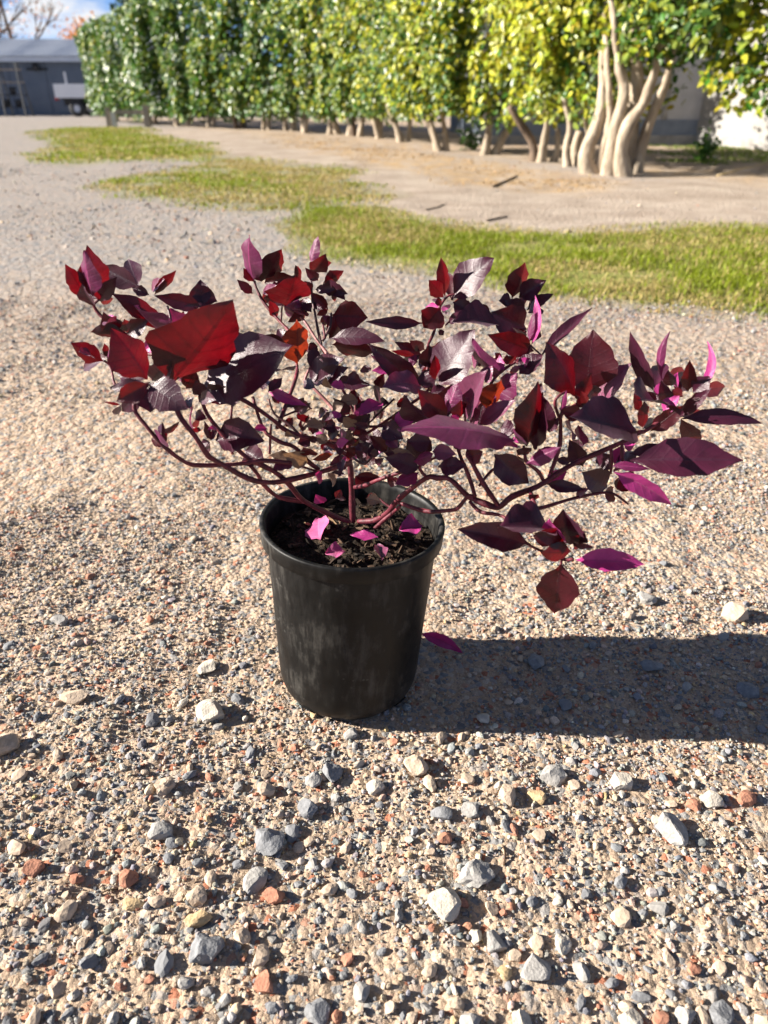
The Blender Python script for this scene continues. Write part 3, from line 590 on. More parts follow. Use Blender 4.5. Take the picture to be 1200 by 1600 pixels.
LEAVES = [
 # tip of the long shoot over the road
 ('a',390,595,282,108,190,'R',.645),('a',330,560,255,150,110,'S',.632),('a',265,580,78,270,115,'R',.64),('a',390,600,545,385,120,'D',.65),('a',345,650,235,455,95,'L',.63),  # second entry: sunlit half of the first leaf, added as a pink blade
 ('a',765,470,412,285,150,'D',.67,.68),('a',860,545,705,480,85,'D',.66),('a',1040,905,528,553,150,'R',.655,.64,(.12,0)),('a',1032,935,735,662,190,'M',.645),('a',905,545,1102,325,75,'R',.68),
 ('a',885,505,1000,402,60,'P',.685),('a',625,835,438,715,130,'V',.64),('a',640,885,325,893,105,'R',.635),('a',650,905,845,775,130,'D',.65),('a',655,900,628,775,65,'R',.63),
 ('a',430,1165,138,1000,125,'R',.62),('a',475,1135,438,1005,50,'R',.62),('a',340,1130,205,1085,75,'P',.61),('a',465,1190,500,1060,35,'M',.62),('a',560,790,440,830,60,'P',.63),
 # big leaves above the road side of the pot
 ('b',605,80,310,12,78,'D',.70,.68),('b',500,40,692,45,125,'D',.72,.73,(-.2,0)),('b',480,195,400,95,90,'N',.69),('b',250,550,28,238,190,'R',.575),('b',390,575,778,66,320,'R',.60,.585),
 ('b',600,600,1160,345,320,'L',.63,.61,(.06,0)),('b',280,555,408,420,130,'D',.61),('b',445,435,335,320,105,'P',.64),('b',260,572,60,685,112,'W',.555),('b',262,585,18,605,70,'D',.57),
 ('b',262,578,498,735,175,'V',.555,.54),('b',255,600,270,755,150,'D',.575),('b',200,640,95,752,90,'D',.57),('b',500,610,555,490,95,'W',.62),('b',585,700,688,685,75,'D',.60,.58,(-.2,0)),
 ('b',600,650,560,560,80,'D',.615),('b',560,765,630,805,60,'V',.60),('b',530,855,525,783,72,'S',.595),('b',690,945,990,950,165,'V',.60,.59,(-.14,0)),('b',880,1010,1002,1085,130,'D',.62),
 ('b',345,970,325,890,55,'M',.56),('b',350,905,455,822,28,'R',.555),('b',372,975,345,830,24,'R',.56),('b',660,945,620,825,32,'R',.58),('b',655,955,598,968,42,'D',.58),('b',600,878,538,873,28,'R',.58),
 ('b',700,865,640,875,26,'N',.585),('b',640,640,760,600,70,'R',.625),('b',450,560,520,520,80,'P',.625),('b',80,715,-30,695,14,'R',.57),('b',1055,625,1195,690,50,'N',.64),('b',1150,315,975,290,55,'R',.70),('b',1140,320,970,252,45,'M',.705),
 ('b',480,100,600,120,80,'D',.71),('b',500,680,530,740,70,'D',.61),
 # shoot at the back
 ('c',140,365,105,8,128,'M',.80),('c',135,365,58,262,62,'R',.80),('c',200,365,357,112,130,'R',.80),('c',200,330,268,150,85,'D',.81),('c',225,375,458,330,110,'W',.81),('c',130,465,8,355,60,'D',.79),
 ('c',385,565,475,325,235,'R',.775),('c',210,465,345,410,62,'P',.79),('c',330,660,268,525,60,'R',.785),('c',485,640,392,548,90,'M',.785),('c',603,235,662,3,62,'S',.83),('c',620,290,722,148,122,'W',.83),
 ('c',665,355,562,258,62,'D',.82),('c',705,375,862,282,75,'R',.82),('c',700,385,895,462,90,'D',.815),('c',525,365,480,238,52,'R',.81),('c',600,450,555,365,72,'W',.805),('c',640,432,800,430,52,'D',.81),
 ('c',745,590,608,458,72,'W',.80),('c',775,640,1052,655,212,'W',.78,.77),('c',540,505,605,610,72,'D',.79),('c',575,605,425,690,60,'R',.78),('c',500,560,565,645,62,'R',.785),('c',495,1045,488,695,172,'O',.73),
 ('c',755,832,1185,852,118,'L',.755,.74,(-.05,0)),('c',765,875,1122,940,112,'R',.765),('c',650,905,600,1065,92,'D',.75),('c',585,1185,865,1000,165,'V',.70),('c',430,860,500,990,60,'D',.74),('c',660,890,585,930,80,'D',.755),
 ('c',700,640,780,690,50,'P',.78),('c',450,520,520,570,60,'M',.79),('c',800,530,780,400,40,'R',.81),('c',780,380,880,510,70,'D',.82),('c',240,540,310,470,70,'W',.795),('c',600,540,700,590,45,'D',.80),
 # twiggy middle
 ('d',455,160,725,192,80,'D',.68),('d',330,170,560,70,110,'D',.69),('d',620,225,570,315,45,'W',.70),('d',-5,240,262,335,60,'N',.64),('d',185,380,250,285,70,'D',.66),('d',230,450,325,385,88,'B',.66),('d',380,445,512,398,46,'V',.66),
 ('d',585,405,470,290,66,'D',.65),('d',545,470,528,398,48,'D',.65),('d',345,515,318,440,62,'W',.65),('d',485,495,415,500,70,'D',.65),('d',600,495,728,415,72,'D',.65),('d',830,322,655,405,90,'N',.66,.64),('d',900,492,1048,425,105,'N',.63),
 ('d',1112,212,832,214,128,'P',.66,.64,(.1,0)),('d',852,668,732,560,80,'W',.63),('d',815,480,962,575,125,'V',.635),('d',860,560,930,640,80,'P',.63),('d',885,662,1045,702,52,'B',.62),('d',1092,792,848,718,112,'V',.605,.595),
 ('d',1105,765,1005,585,110,'D',.63),('d',1040,745,1182,690,62,'S',.60),('d',1085,822,915,905,80,'S',.60),('d',282,745,108,690,92,'B',.625),('d',180,735,20,700,70,'B',.62),('d',182,752,28,805,62,'P',.62),('d',465,688,320,730,42,'O',.63),
 ('d',385,885,338,830,52,'S',.62),('d',560,640,470,620,90,'D',.64),('d',620,700,560,650,80,'W',.64),('d',640,720,720,640,90,'D',.64),('d',660,640,780,650,80,'D',.645),('d',430,600,340,560,60,'B',.64),('d',250,640,330,700,60,'O',.63),
 ('d',520,610,560,540,60,'P',.635),('d',680,560,640,480,70,'D',.65),('d',770,760,830,720,40,'D',.63),('d',620,850,800,860,60,'W',.66),('d',700,1010,810,1035,70,'B',.62),('d',480,1010,520,950,50,'W',.63),('d',400,1040,340,985,70,'N',.63),
 ('d',430,560,520,500,70,'D',.655),('d',560,600,600,520,60,'B',.645),('d',300,450,200,410,40,'W',.655),('d',210,560,120,560,40,'B',.64),('d',780,210,830,110,60,'W',.69),('d',990,80,880,100,60,'N',.70),
 # crown of the bush
 ('e',702,440,565,605,172,'W',.735),('e',550,572,88,560,88,'D',.745,.73,(-.05,0)),('e',740,345,704,22,78,'R',.755),('e',725,355,608,212,92,'R',.75),('e',795,375,1137,38,225,'L',.75,.74),('e',805,392,975,485,112,'D',.745),
 ('e',765,572,935,488,62,'L',.74),('e',965,425,1102,525,92,'D',.755,.76,(-.2,0)),('e',690,622,722,672,42,'D',.735),('e',715,478,775,492,22,'D',.74),('e',542,842,322,738,82,'D',.72),('e',565,800,442,722,72,'D',.725),
 ('e',645,800,702,728,52,'R',.72),('e',600,960,602,768,138,'D',.705),('e',545,1110,105,762,168,'D',.69,.68),('e',505,905,428,875,78,'S',.70),('e',485,845,288,808,42,'R',.71),('e',325,978,120,980,62,'N',.695),('e',160,905,108,848,50,'S',.70),
 ('e',690,1115,978,648,255,'V',.655,.66),('e',655,1060,650,855,70,'R',.66),('e',535,980,645,1115,118,'D',.68),('e',1200,588,830,563,158,'L',.715,.70),('e',1165,1035,984,722,108,'M',.65),('e',975,935,1055,825,82,'P',.68),
 ('e',440,990,330,960,70,'W',.70),('e',700,430,680,350,40,'R',.74),
 ('f',545,560,345,328,148,'W',.61),('f',560,445,585,285,170,'D',.64),('f',420,340,560,330,90,'D',.65),('f',548,485,622,278,100,'S',.605),('f',690,525,832,195,148,'P',.615),('f',640,525,645,400,82,'R',.60),('f',830,465,932,258,112,'O',.62),
 ('f',895,388,1045,208,118,'S',.64),('f',775,578,1033,400,88,'P',.60),('f',720,565,785,468,120,'P',.605),('f',1032,685,238,610,172,'M',.56,.53,(.03,0)),('f',430,545,248,368,112,'L',.625),('f',885,778,1122,985,165,'D',.585),
 ('f',705,808,800,765,100,'W',.59),('f',485,875,675,868,108,'V',.595),('f',440,765,605,782,92,'P',.595),('f',435,690,268,690,112,'D',.61),('f',640,570,540,545,70,'N',.60),('f',930,590,1035,620,110,'D',.575),('f',660,320,700,400,50,'S',.62),
 ('f',870,450,900,390,50,'S',.62),('f',820,270,870,150,80,'P',.64),('f',760,120,800,60,90,'P',.67),
 # road-away side, upper
 ('g',200,335,298,60,112,'R',.75),('g',255,325,455,198,122,'D',.75),('g',195,345,102,352,82,'D',.745),('g',315,425,513,303,72,'L',.75),('g',310,565,52,445,215,'D',.73,.72),('g',300,440,150,350,110,'V',.74),('g',372,742,28,620,140,'W',.69),
 ('g',350,700,378,325,58,'N',.68,.69,(.25,0)),('g',332,665,372,438,36,'M',.68),('g',430,775,805,425,72,'L',.68,.70),('g',255,925,432,780,112,'L',.66),('g',692,1095,480,698,190,'R',.615),('g',800,1085,832,602,305,'W',.63,.64),('g',860,1135,1118,855,150,'P',.64),
 ('g',722,1155,812,928,82,'R',.605),('g',235,600,285,590,60,'R',.70),('g',160,850,220,780,60,'R',.67),('g',270,860,340,800,60,'N',.67),('g',330,330,260,300,120,'D',.76),('g',420,400,330,440,100,'D',.74),('g',120,810,70,760,40,'R',.68),('g',180,900,260,870,40,'M',.66),
 ('g',870,1090,780,1000,90,'D',.625),
 ('h',212,485,298,8,158,'R',.585),('h',285,512,325,25,185,'V',.60),('h',390,380,340,100,120,'D',.61),('h',212,622,468,502,100,'S',.565),('h',1080,365,578,262,235,'L',.575,.56,(-.05,0)),('h',645,245,492,208,92,'W',.585),('h',480,225,525,58,30,'M',.60),
 ('h',665,185,612,95,60,'R',.60),('h',700,190,640,60,50,'R',.605),('h',605,405,558,288,60,'P',.60),('h',660,480,620,330,60,'S',.605),('h',655,645,555,445,120,'D',.61),('h',365,780,652,822,82,'D',.59),('h',845,805,655,695,165,'D',.60),('h',940,720,1060,810,135,'W',.60),
 ('h',780,640,880,560,110,'D',.62),('h',170,470,120,360,60,'M',.58),('h',110,450,0,470,110,'N',.575),('h',560,610,440,590,60,'D',.60),('h',140,560,250,500,50,'R',.575),('h',880,640,1070,630,50,'M',.575),('h',600,880,700,820,50,'P',.585),('h',820,850,900,910,50,'W',.585),
 # outermost shoots
 ('i',325,485,138,12,98,'L',.63),('i',390,385,452,8,52,'M',.63,.635,(-.22,0)),('i',465,435,442,308,84,'D',.62),('i',500,445,520,328,52,'N',.62),('i',600,475,615,232,92,'W',.63),('i',640,485,778,362,118,'D',.62),('i',665,480,748,85,55,'N',.62,.63,(.42,0)),
 ('i',530,685,782,460,82,'D',.61),('i',540,702,1172,740,100,'L',.60,.59,(-.06,0)),('i',125,1040,997,1040,275,'L',.575,.555),('i',-10,1130,445,1392,115,'N',.56,.55,(-.1,0)),('i',340,565,165,535,150,'L',.60),('i',395,650,525,520,82,'N',.60),('i',230,785,240,560,72,'R',.59),
 ('i',290,805,555,600,118,'W',.60),('i',440,570,385,395,92,'D',.615),('i',350,525,385,400,62,'N',.62),('i',630,545,722,485,48,'W',.60),('i',120,985,425,930,82,'D',.59),('i',560,520,470,470,70,'R',.61),('i',210,640,160,500,50,'R',.59),('i',470,640,520,600,60,'R',.595),('i',0,1080,280,1110,50,'M',.57),
 # drooping shoot toward the viewer
 ('j',485,350,78,264,148,'D',.535,.52),('j',640,255,322,245,165,'L',.53,.515,(-.1,0)),('j',735,350,700,150,190,'D',.54),('j',705,325,528,285,90,'W',.525),('j',745,392,568,400,85,'R',.52),('j',650,330,520,300,80,'W',.535),('j',795,380,845,350,55,'R',.525),('j',765,445,1168,470,112,'N',.52,.51),
 ('j',682,468,650,752,180,'W',.515),('j',800,350,740,300,70,'W',.535),('j',690,330,620,200,90,'N',.535),('j',500,95,545,50,40,'R',.56),
]
for a in LEAVES: leaf(*a)
gf = random.Random(77)
crowd = []
for i in range(70):               # small crowded leaves of the old middle growth
    u, v = gf.gauss(540, 50), gf.gauss(668, 36); a = gf.uniform(0, 6.28); ln = gf.uniform(14, 32)
    crowd.append(leaf('d', (u - 420) / .21667, (v - 560) / .21667, (u + ln * math.cos(a) - 420) / .21667, (v + ln * 0.7 * math.sin(a) - 560) / .21667, gf.uniform(40, 80), gf.choice('DDDBWVN'), gf.uniform(.62, .72)))
for q in LEAVES:                  # leaves of the same shoots standing behind the large ones
    if q[0] == 'j' or gf.uniform(0, 1) < 0.45: continue
    s_ = FR[q[0]][2]; ln = math.hypot(q[3] - q[1], q[4] - q[2]); a = math.atan2(q[4] - q[2], q[3] - q[1]) + gf.choice((-1, 1)) * gf.uniform(0.5, 1.3); ln = min(max(ln * gf.uniform(0.45, 0.7), 16 / s_), 45 / s_)
    crowd.append(leaf(q[0], q[1], q[2], q[1] + ln * math.cos(a), q[2] + ln * math.sin(a), ln * gf.uniform(0.4, 0.55), gf.choice('DDDWWLNR'), q[7] + 0.02, q[7] + gf.uniform(0.02, 0.06)))
bmx = {}
vv, ff, uu, mi, mats = [], [], [], [], []
for o in crowd:                   # too many and too small to pick apart: one part
    me = o.data; k0 = len(vv); m_ = me.materials[0]
    if m_ not in mats: mats.append(m_)
    vv += [tuple(v.co) for v in me.vertices]; ul = me.uv_layers[0].data
    for p_ in me.polygons: ff.append([k0 + q for q in p_.vertices]); mi.append(mats.index(m_)); uu += [tuple(ul[l].uv) for l in p_.loop_indices]
    bpy.data.objects.remove(o)
me = bpy.data.meshes.new('small_leaves'); me.from_pydata(vv, [], ff); ul = me.uv_layers.new(name='UVMap')
for l, q in zip(ul.data, uu): l.uv = q
for m_ in mats: me.materials.append(m_)
me.polygons.foreach_set('material_index', mi); me.polygons.foreach_set('use_smooth', [True] * len(ff)); me.update()
o = bpy.data.objects.new('small_leaves', me); COL.objects.link(o); o.parent = plant; o['kind'] = 'stuff'

STEM = noise_mat('red stem', [(0.3, (0.045, 0.008, 0.012)), (0.55, (0.11, 0.014, 0.024)), (0.75, (0.24, 0.045, 0.06))], 120, 0.55, 0.5, 420, 4, 0.0012, 0.35)
STEMP = noise_mat('pale pink stem', [(0.3, (0.14, 0.04, 0.045)), (0.7, (0.36, 0.16, 0.15))], 120, 0.5, 0.4, 420, 4, 0.001, 0.4)
STEMD = noise_mat('dark stem', [(0.3, (0.03, 0.012, 0.014)), (0.7, (0.09, 0.025, 0.03))], 120, 0.5, 0.3, 500, 4, 0.0008, 0.4)
def tube(pts, rads, sides=8, sub=4):
    """a tapered tube along a smooth line"""
    P = []; Rr = []
    n = len(pts)
    for i in range(n - 1):
        p0, p1, p2, p3 = pts[max(i - 1, 0)], pts[i], pts[i + 1], pts[min(i + 2, n - 1)]
        for s in range(sub):
            t_ = s / sub
            P.append(0.5 * ((2 * p1) + (p2 - p0) * t_ + (2 * p0 - 5 * p1 + 4 * p2 - p3) * t_ ** 2 + (3 * p1 - p0 - 3 * p2 + p3) * t_ ** 3)); Rr.append(rads[i] * (1 - t_) + rads[i + 1] * t_)
    P.append(pts[-1]); Rr.append(rads[-1])
    V, Fc = [], []; ref = Vector((0.3, 0.9, 0.2))
    for i, p in enumerate(P):
        tg = (P[min(i + 1, len(P) - 1)] - P[max(i - 1, 0)]).normalized()
        a = tg.cross(ref).normalized(); b_ = tg.cross(a)
        for s in range(sides):
            q = 2 * math.pi * s / sides; V.append(p + (a * math.cos(q) + b_ * math.sin(q)) * Rr[i])
    for i in range(len(P) - 1):
        for s in range(sides): Fc.append((i * sides + s, i * sides + (s + 1) % sides, (i + 1) * sides + (s + 1) % sides, (i + 1) * sides + s))
    c0 = len(V); V.append(P[-1]); V.append(P[0]); m = (len(P) - 1) * sides
    for s in range(sides): Fc.append((m + s, m + (s + 1) % sides, c0)); Fc.append(((s + 1) % sides, s, c0 + 1))
    return V, Fc
def stem(pts, r0, r1, mat=None, name='stem'):
    """pts: (frame, x, y, Y)"""
    W = [at_y(*fp(f, x, y), Y) for f, x, y, Y in pts]
    n = len(W); rd = [r0 + (r1 - r0) * i / (n - 1) for i in range(n)]
    rd = [r_ * (1.0 + (0.22 if 0 < i < n - 1 and i % 2 else 0)) for i, r_ in enumerate(rd)]
    V, Fc = tube(W, rd); return part(name, V, Fc, mat or STEM)
STEMS = [
 ([('k',605,300,.672),('k',602,200,.672),('k',598,100,.672),('d',590,800,.672),('d',575,680,.675),('d',585,520,.685),('d',622,400,.70),('d',622,270,.715),('d',590,205,.72)], .0034, .0019, STEM),
 ([('d',590,760,.67),('d',540,765,.66),('d',370,820,.63),('d',150,875,.61),('d',0,895,.595),('b',900,1190,.585),('b',700,1080,.575),('b',640,1040,.57),('b',560,920,.565),('b',450,770,.57),('b',400,580,.58)], .0026, .0018, STEM),
 ([('k',580,300,.665),('k',480,262,.645),('k',300,170,.63),('k',210,70,.615),('d',60,830,.61),('b',1000,1110,.605),('b',900,1060,.60),('b',760,930,.60),('b',640,780,.605),('b',590,650,.61)], .0026, .0016, STEM),
 ([('k',300,175,.635),('k',200,160,.63),('k',120,135,.625),('k',40,60,.615),('b',960,1160,.61),('b',880,1070,.605)], .0022, .0016, STEM),
 ([('b',1180,1090,.61),('b',1000,1075,.60),('b',820,1098,.585),('b',590,1105,.57),('b',490,1082,.565),('b',360,985,.56),('b',250,860,.56),('b',165,740,.565),('b',200,640,.57),('b',262,575,.575)], .0019, .0014, STEM),
 ([('d',360,800,.635),('d',280,740,.63),('d',185,640,.625),('b',1100,950,.62),('b',1000,870,.625),('b',930,660,.635)], .0021, .0014, STEM),
 ([('d',570,700,.66),('d',400,600,.65),('d',230,560,.64),('d',106,508,.635),('b',1060,810,.63),('b',900,700,.63),('b',780,650,.63),('b',610,610,.63)], .0021, .0015, STEM),
 ([('b',800,1030,.65),('b',795,900,.655),('b',790,820,.66),('b',800,680,.665)], .0015, .0011, STEM),
 ([('b',1040,1030,.66),('b',1045,900,.66),('b',1050,840,.66)], .0013, .001, STEM),
 ([('b',400,585,.60),('b',330,400,.62),('b',240,380,.63),('a',640,920,.635),('a',520,830,.64),('a',400,735,.645),('a',340,640,.645),('a',385,590,.645)], .0016, .0012, STEM),
 ([('b',395,575,.60),('b',400,400,.63),('b',390,270,.65),('a',1045,900,.65),('a',1060,780,.66),('a',1030,650,.67)], .0016, .0011, STEMD),
 ([('b',350,220,.64),('b',240,150,.65)], .0012, .0009, STEMD),
 ([('b',262,575,.575),('b',60,600,.60),('b',20,500,.615),('a',480,1195,.62),('a',430,1160,.62)], .0012, .0009, STEM),
 ([('b',300,440,.62),('b',420,560,.61)], .0012, .001, STEMD),
 ([('d',60,500,.64),('d',100,400,.66),('d',165,230,.69),('d',200,120,.71),('c',490,1050,.73),('c',440,800,.75),('c',360,700,.77),('c',230,550,.785),('c',160,420,.795),('c',145,360,.80)], .0019, .0013, STEM),
 ([('d',560,480,.68),('d',470,370,.70),('d',330,220,.715),('d',260,170,.725),('c',600,1060,.735)], .0017, .0013, STEMP),
 ([('c',800,1045,.73),('c',720,930,.745),('c',650,840,.755),('c',560,700,.77),('c',500,640,.78),('c',385,565,.775)], .0016, .0011, STEMP),
 ([('c',690,880,.75),('c',665,780,.765),('c',640,640,.785),('c',615,500,.80),('c',607,340,.815),('c',605,240,.83)], .0014, .001, STEMD),
 ([('c',700,850,.755),('c',760,730,.765),('c',770,620,.775)], .0014, .0011, STEMD),
 ([('c',720,830,.755),('c',700,700,.77)], .0012, .0009, STEM),
 ([('c',360,690,.77),('c',370,560,.775)], .0012, .0009, STEM),
 ([('d',622,400,.70),('c',690,900,.75)], .0016, .0013, STEM),
 ([('d',620,930,.665),('d',700,915,.65),('d',780,880,.635),('d',950,820,.62),('f',330,870,.61)], .0022, .0016, STEM),
 ([('k',640,300,.668),('k',750,290,.655),('k',830,235,.64),('k',890,160,.625),('k',1060,30,.605),('f',480,955,.60),('f',570,965,.595),('f',690,1080,.59),('f',745,1110,.585)], .0027, .0021, STEM),
 ([('k',740,345,.64),('k',800,290,.635),('k',860,240,.63),('k',900,205,.62)], .0020, .0015, STEM),
 ([('k',860,225,.635),('k',770,160,.645)], .0014, .0012, STEM),
 ([('k',890,180,.625),('k',1060,235,.605),('k',1200,230,.595),('j',60,130,.59),('j',120,60,.588),('f',740,1090,.585)], .0019, .0016, STEM),
 ([('f',745,1110,.585),('f',820,1140,.58),('f',920,1165,.575),('h',100,880,.575),('h',300,800,.58),('h',440,710,.585),('h',560,635,.59),('h',720,560,.59),('h',960,455,.59),('h',1090,380,.59),('i',250,800,.595),('i',400,690,.60),('i',520,520,.61)], .0028, .0016, STEM),
 ([('f',920,1160,.575),('f',800,980,.58),('f',730,850,.585),('f',690,790,.59)], .0022, .0017, STEM),
 ([('f',750,1090,.585),('f',700,930,.59),('f',640,790,.595),('f',600,640,.61),('f',560,520,.61)], .0019, .0013, STEM),
 ([('f',730,850,.585),('f',690,640,.60),('f',670,450,.61)], .0014, .001, STEM),
 ([('f',780,1010,.58),('f',870,900,.60),('f',1000,830,.58)], .0013, .001, STEM),
 ([('f',690,790,.59),('f',760,500,.63),('f',870,265,.655),('f',960,170,.67),('g',230,830,.675),('g',310,790,.68),('g',345,700,.68)], .0016, .0011, STEM),
 ([('g',230,830,.675),('g',180,720,.70),('g',200,560,.73),('g',200,340,.75)], .0013, .001, STEMD),
 ([('h',350,770,.585),('h',310,690,.58),('h',250,640,.575),('h',210,600,.575),('h',190,480,.58)], .0016, .0013, STEM),
 ([('h',400,700,.585),('h',470,490,.595),('h',480,320,.60),('h',490,230,.60),('g',720,1150,.605),('g',800,1085,.62)], .0018, .0014, STEM),
 ([('h',480,300,.60),('h',435,150,.60),('h',470,90,.60),('h',525,60,.605)], .0013, .0011, STEM),
 ([('h',250,930,.57),('h',310,970,.57),('h',520,910,.575),('h',640,880,.58),('h',800,850,.585),('h',900,860,.585),('h',1010,940,.58)], .0017, .0009, STEM),
 ([('h',960,455,.59),('h',960,560,.585),('h',970,640,.58),('i',0,1120,.57)], .0014, .0012, STEM),
 ([('h',870,500,.59),('h',880,600,.585),('h',870,700,.585)], .0014, .0011, STEM),
 ([('h',240,830,.578),('j',520,100,.555),('j',600,260,.54),('j',690,430,.525),('j',760,440,.52)], .0018, .0013, STEM),
 ([('j',130,90,.585),('j',200,155,.575),('j',330,180,.56),('j',420,280,.545),('j',500,360,.535),('j',690,440,.525)], .0016, .0012, STEM),
 ([('j',690,440,.525),('j',682,470,.515)], .0012, .001, STEM),
 ([('d',600,560,.685),('d',700,480,.68),('d',800,390,.68),('d',905,290,.68)], .0014, .001, STEMD),
 ([('d',590,560,.68),('d',660,495,.66),('d',760,492,.645),('d',900,482,.635)], .0014, .0012, STEM),
 ([('e',580,1120,.69),('e',590,960,.70),('e',590,780,.72),('e',640,660,.735),('e',665,560,.74),('e',690,440,.745),('e',760,345,.75),('e',830,322,.75)], .0015, .0011, STEM),
 ([('e',740,590,.735),('e',800,540,.74),('e',900,490,.745)], .001, .0008, STEMD),
 ([('d',590,620,.675),('e',560,1180,.69),('e',545,1110,.69)], .0014, .0012, STEM),
 ([('d',600,640,.67),('d',760,640,.64),('d',860,665,.63),('d',880,480,.64)], .0014, .0011, STEMD),
 ([('d',590,700,.67),('d',690,760,.65),('d',790,650,.65)], .0012, .001, STEMD),
 ([('d',370,820,.63),('d',240,780,.63),('d',180,750,.625)], .0010, .0008, STEM),
 ([('d',520,700,.66),('d',510,840,.655)], .0010, .0008, STEMD),
 ([('d',580,600,.675),('d',480,540,.66),('d',350,470,.66),('d',230,380,.665),('d',100,420,.66)], .0013, .0009, STEM),
 ([('d',230,560,.64),('d',150,480,.645),('d',40,400,.65),('d',0,290,.655)], .0012, .0009, STEMD),
 ([('f',400,950,.605),('f',350,870,.605),('f',480,800,.60)], .0015, .0011, STEM),
 ([('g',345,700,.68),('g',430,775,.68)], .0010, .0008, STEMD),
 ([('g',230,830,.675),('g',330,840,.67),('g',430,775,.68)], .0012, .001, STEM),
]
for pts, r0, r1, m_ in STEMS: stem(pts, r0, r1, m_)

# leaves that have dropped: on the potting mix and on the gravel
def fallen(u0, v0, u1, v1, wpx, z, mat, label, lift=0.004, n=Vector((-.1, -.3, 1)), z1=None, fold=0.25, mid=(0, 0)):
    global lseed; lseed += 1
    P0 = at_z(u0, v0, z + lift); P1 = at_z(u1, v1, (z if z1 is None else z1) + lift)
    sc = (P0 - cam.location).dot(Vector((0, CP, -SP))) / FPX
    o = leaf_mesh('fallen_leaf', P0, P1, wpx * sc * 1.3, n, LM[mat], mid, 0.05, fold, 0.06, lseed)
    tag(o, label, 'leaf'); return o
SZ = SOIL_Z + 0.008
fallen(*fp('k', 398, 415), *fp('k', 392, 275), 34, SZ, 'wilt', 'dusty pink heart-shaped leaf fallen on the dark potting mix', .006, Vector((-.35, -.6, .7)))
fallen(*fp('k', 762, 398), *fp('k', 588, 382), 15, SZ, 'pink', 'bright magenta narrow leaf fallen across the bark chips', .008, Vector((-.4, -.3, .8)))
fallen(*fp('k', 555, 490), *fp('k', 432, 500), 24, SZ, 'wilt', 'crumpled crimson leaf fallen close to the rim of the pot', .008, Vector((-.3, -.5, .8)), fold=0.7)
fallen(*fp('k', 1040, 330), *fp('k', 895, 350), 32, SZ, 'pink', 'folded purple pink leaf fallen inside the pot by a stem', .012, Vector((-.5, -.5, .6)), fold=0.6)
fallen(*fp('k', 790, 540), *fp('k', 760, 440), 18, SZ, 'pale', 'shrivelled brownish pink leaf standing in the bark chips', .008, Vector((.2, -.7, .6)), fold=0.6)
fallen(654, 989, 724, 1021, 17, 0.0, 'pink', 'purple leaf fallen on the shaded gravel beside the pot', .012, Vector((.1, -.7, .6)), z1=0.002, mid=(-.1, -.12))
# ------------------------------------------------------------------ turf, straw
def blades(name, x, y, hgt, wid, col, lean, g, mat, label, cat):
    n = len(x); a = g.uniform(0, 2 * np.pi, n); ln = g.uniform(0.1, lean, n)
    z = height(x, y); dx, dy = np.cos(a), np.sin(a)
    px_, py_ = -dy, dx
    B = np.stack([x, y, z - 0.002], 1); side = np.stack([px_, py_, np.zeros(n)], 1) * (wid / 2)[:, None]
    m = B + np.stack([dx * ln * hgt * 0.35, dy * ln * hgt * 0.35, hgt * 0.6], 1); tp = B + np.stack([dx * ln * hgt, dy * ln * hgt, hgt * np.sqrt(np.clip(1 - 0.35 * ln ** 2, 0.05, 1))], 1)
    V = np.stack([B - side, B + side, m + side * 0.8, m - side * 0.8, tp], 1).reshape(-1, 3)
    base = np.arange(n)[:, None] * 5
    Fq = np.concatenate([base + np.array([[0, 1, 2]]), base + np.array([[0, 2, 3]]), base + np.array([[3, 2, 4]])])
    o = np_mesh(name, V, Fq, mat, np.repeat(col, 5, 0)); tag(o, label, cat, kind='stuff'); return o
def blade_mat(name, tw=0.35):
    m, t, b = mat_new(name); k = t.links.new
    at = node(t, 'ShaderNodeAttribute', attribute_name='tint'); k(at.outputs['Color'], b.inputs['Base Color']); b.inputs['Roughness'].default_value = 0.55; b.inputs['Specular IOR Level'].default_value = 0.3
    tr = node(t, 'ShaderNodeBsdfTranslucent'); k(at.outputs['Color'], tr.inputs['Color'])
    ms = node(t, 'ShaderNodeMixShader'); ms.inputs['Fac'].default_value = tw
    k(b.outputs['BSDF'], ms.inputs[1]); k(tr.outputs['BSDF'], ms.inputs[2]); k(ms.outputs['Shader'], t.nodes['Material Output'].inputs['Surface'])
    return m
GB = blade_mat('grass blade'); gg = np.random.default_rng(12)
def grass_in(poly, n, dens, h0, h1, wd, label, dry_fn=None):
    lo, hi = poly.min(0), poly.max(0); lo = np.maximum(lo, [-14, 1.5]); hi = np.minimum(hi, [6.5, 40])
    x = gg.uniform(lo[0], hi[0], n); y = gg.uniform(lo[1], hi[1], n)
    s = soft(poly, x, y) * dens * np.clip(fbm(x * 3, y * 3, 88, 3) * 3.2 - 0.75, 0.12, 1)
    q = gg.uniform(0, 1, n) < s; x, y = x[q], y[q]; n = len(x)
    dry = np.clip(fbm(x * 2.3 + 7, y * 2.3, 91, 3) * 2.4 - 0.82 + (dry_fn(x, y) if dry_fn else 0), 0, 1)
    isdry = gg.uniform(0, 1, n) < dry * 0.85 + 0.08
    green = np.array([0.20, 0.245, 0.012])[None] * gg.uniform(0.7, 1.35, (n, 1)); yel = np.array([0.40, 0.31, 0.12])[None] * gg.uniform(0.6, 1.3, (n, 1))
    col = np.where(isdry[:, None], yel, green)
    blades('grass', x, y, gg.uniform(h0, h1, n) * (1 - 0.4 * dry), np.full(n, wd) * gg.uniform(0.7, 1.3, n), col, 1.4, gg, GB, label, 'grass')
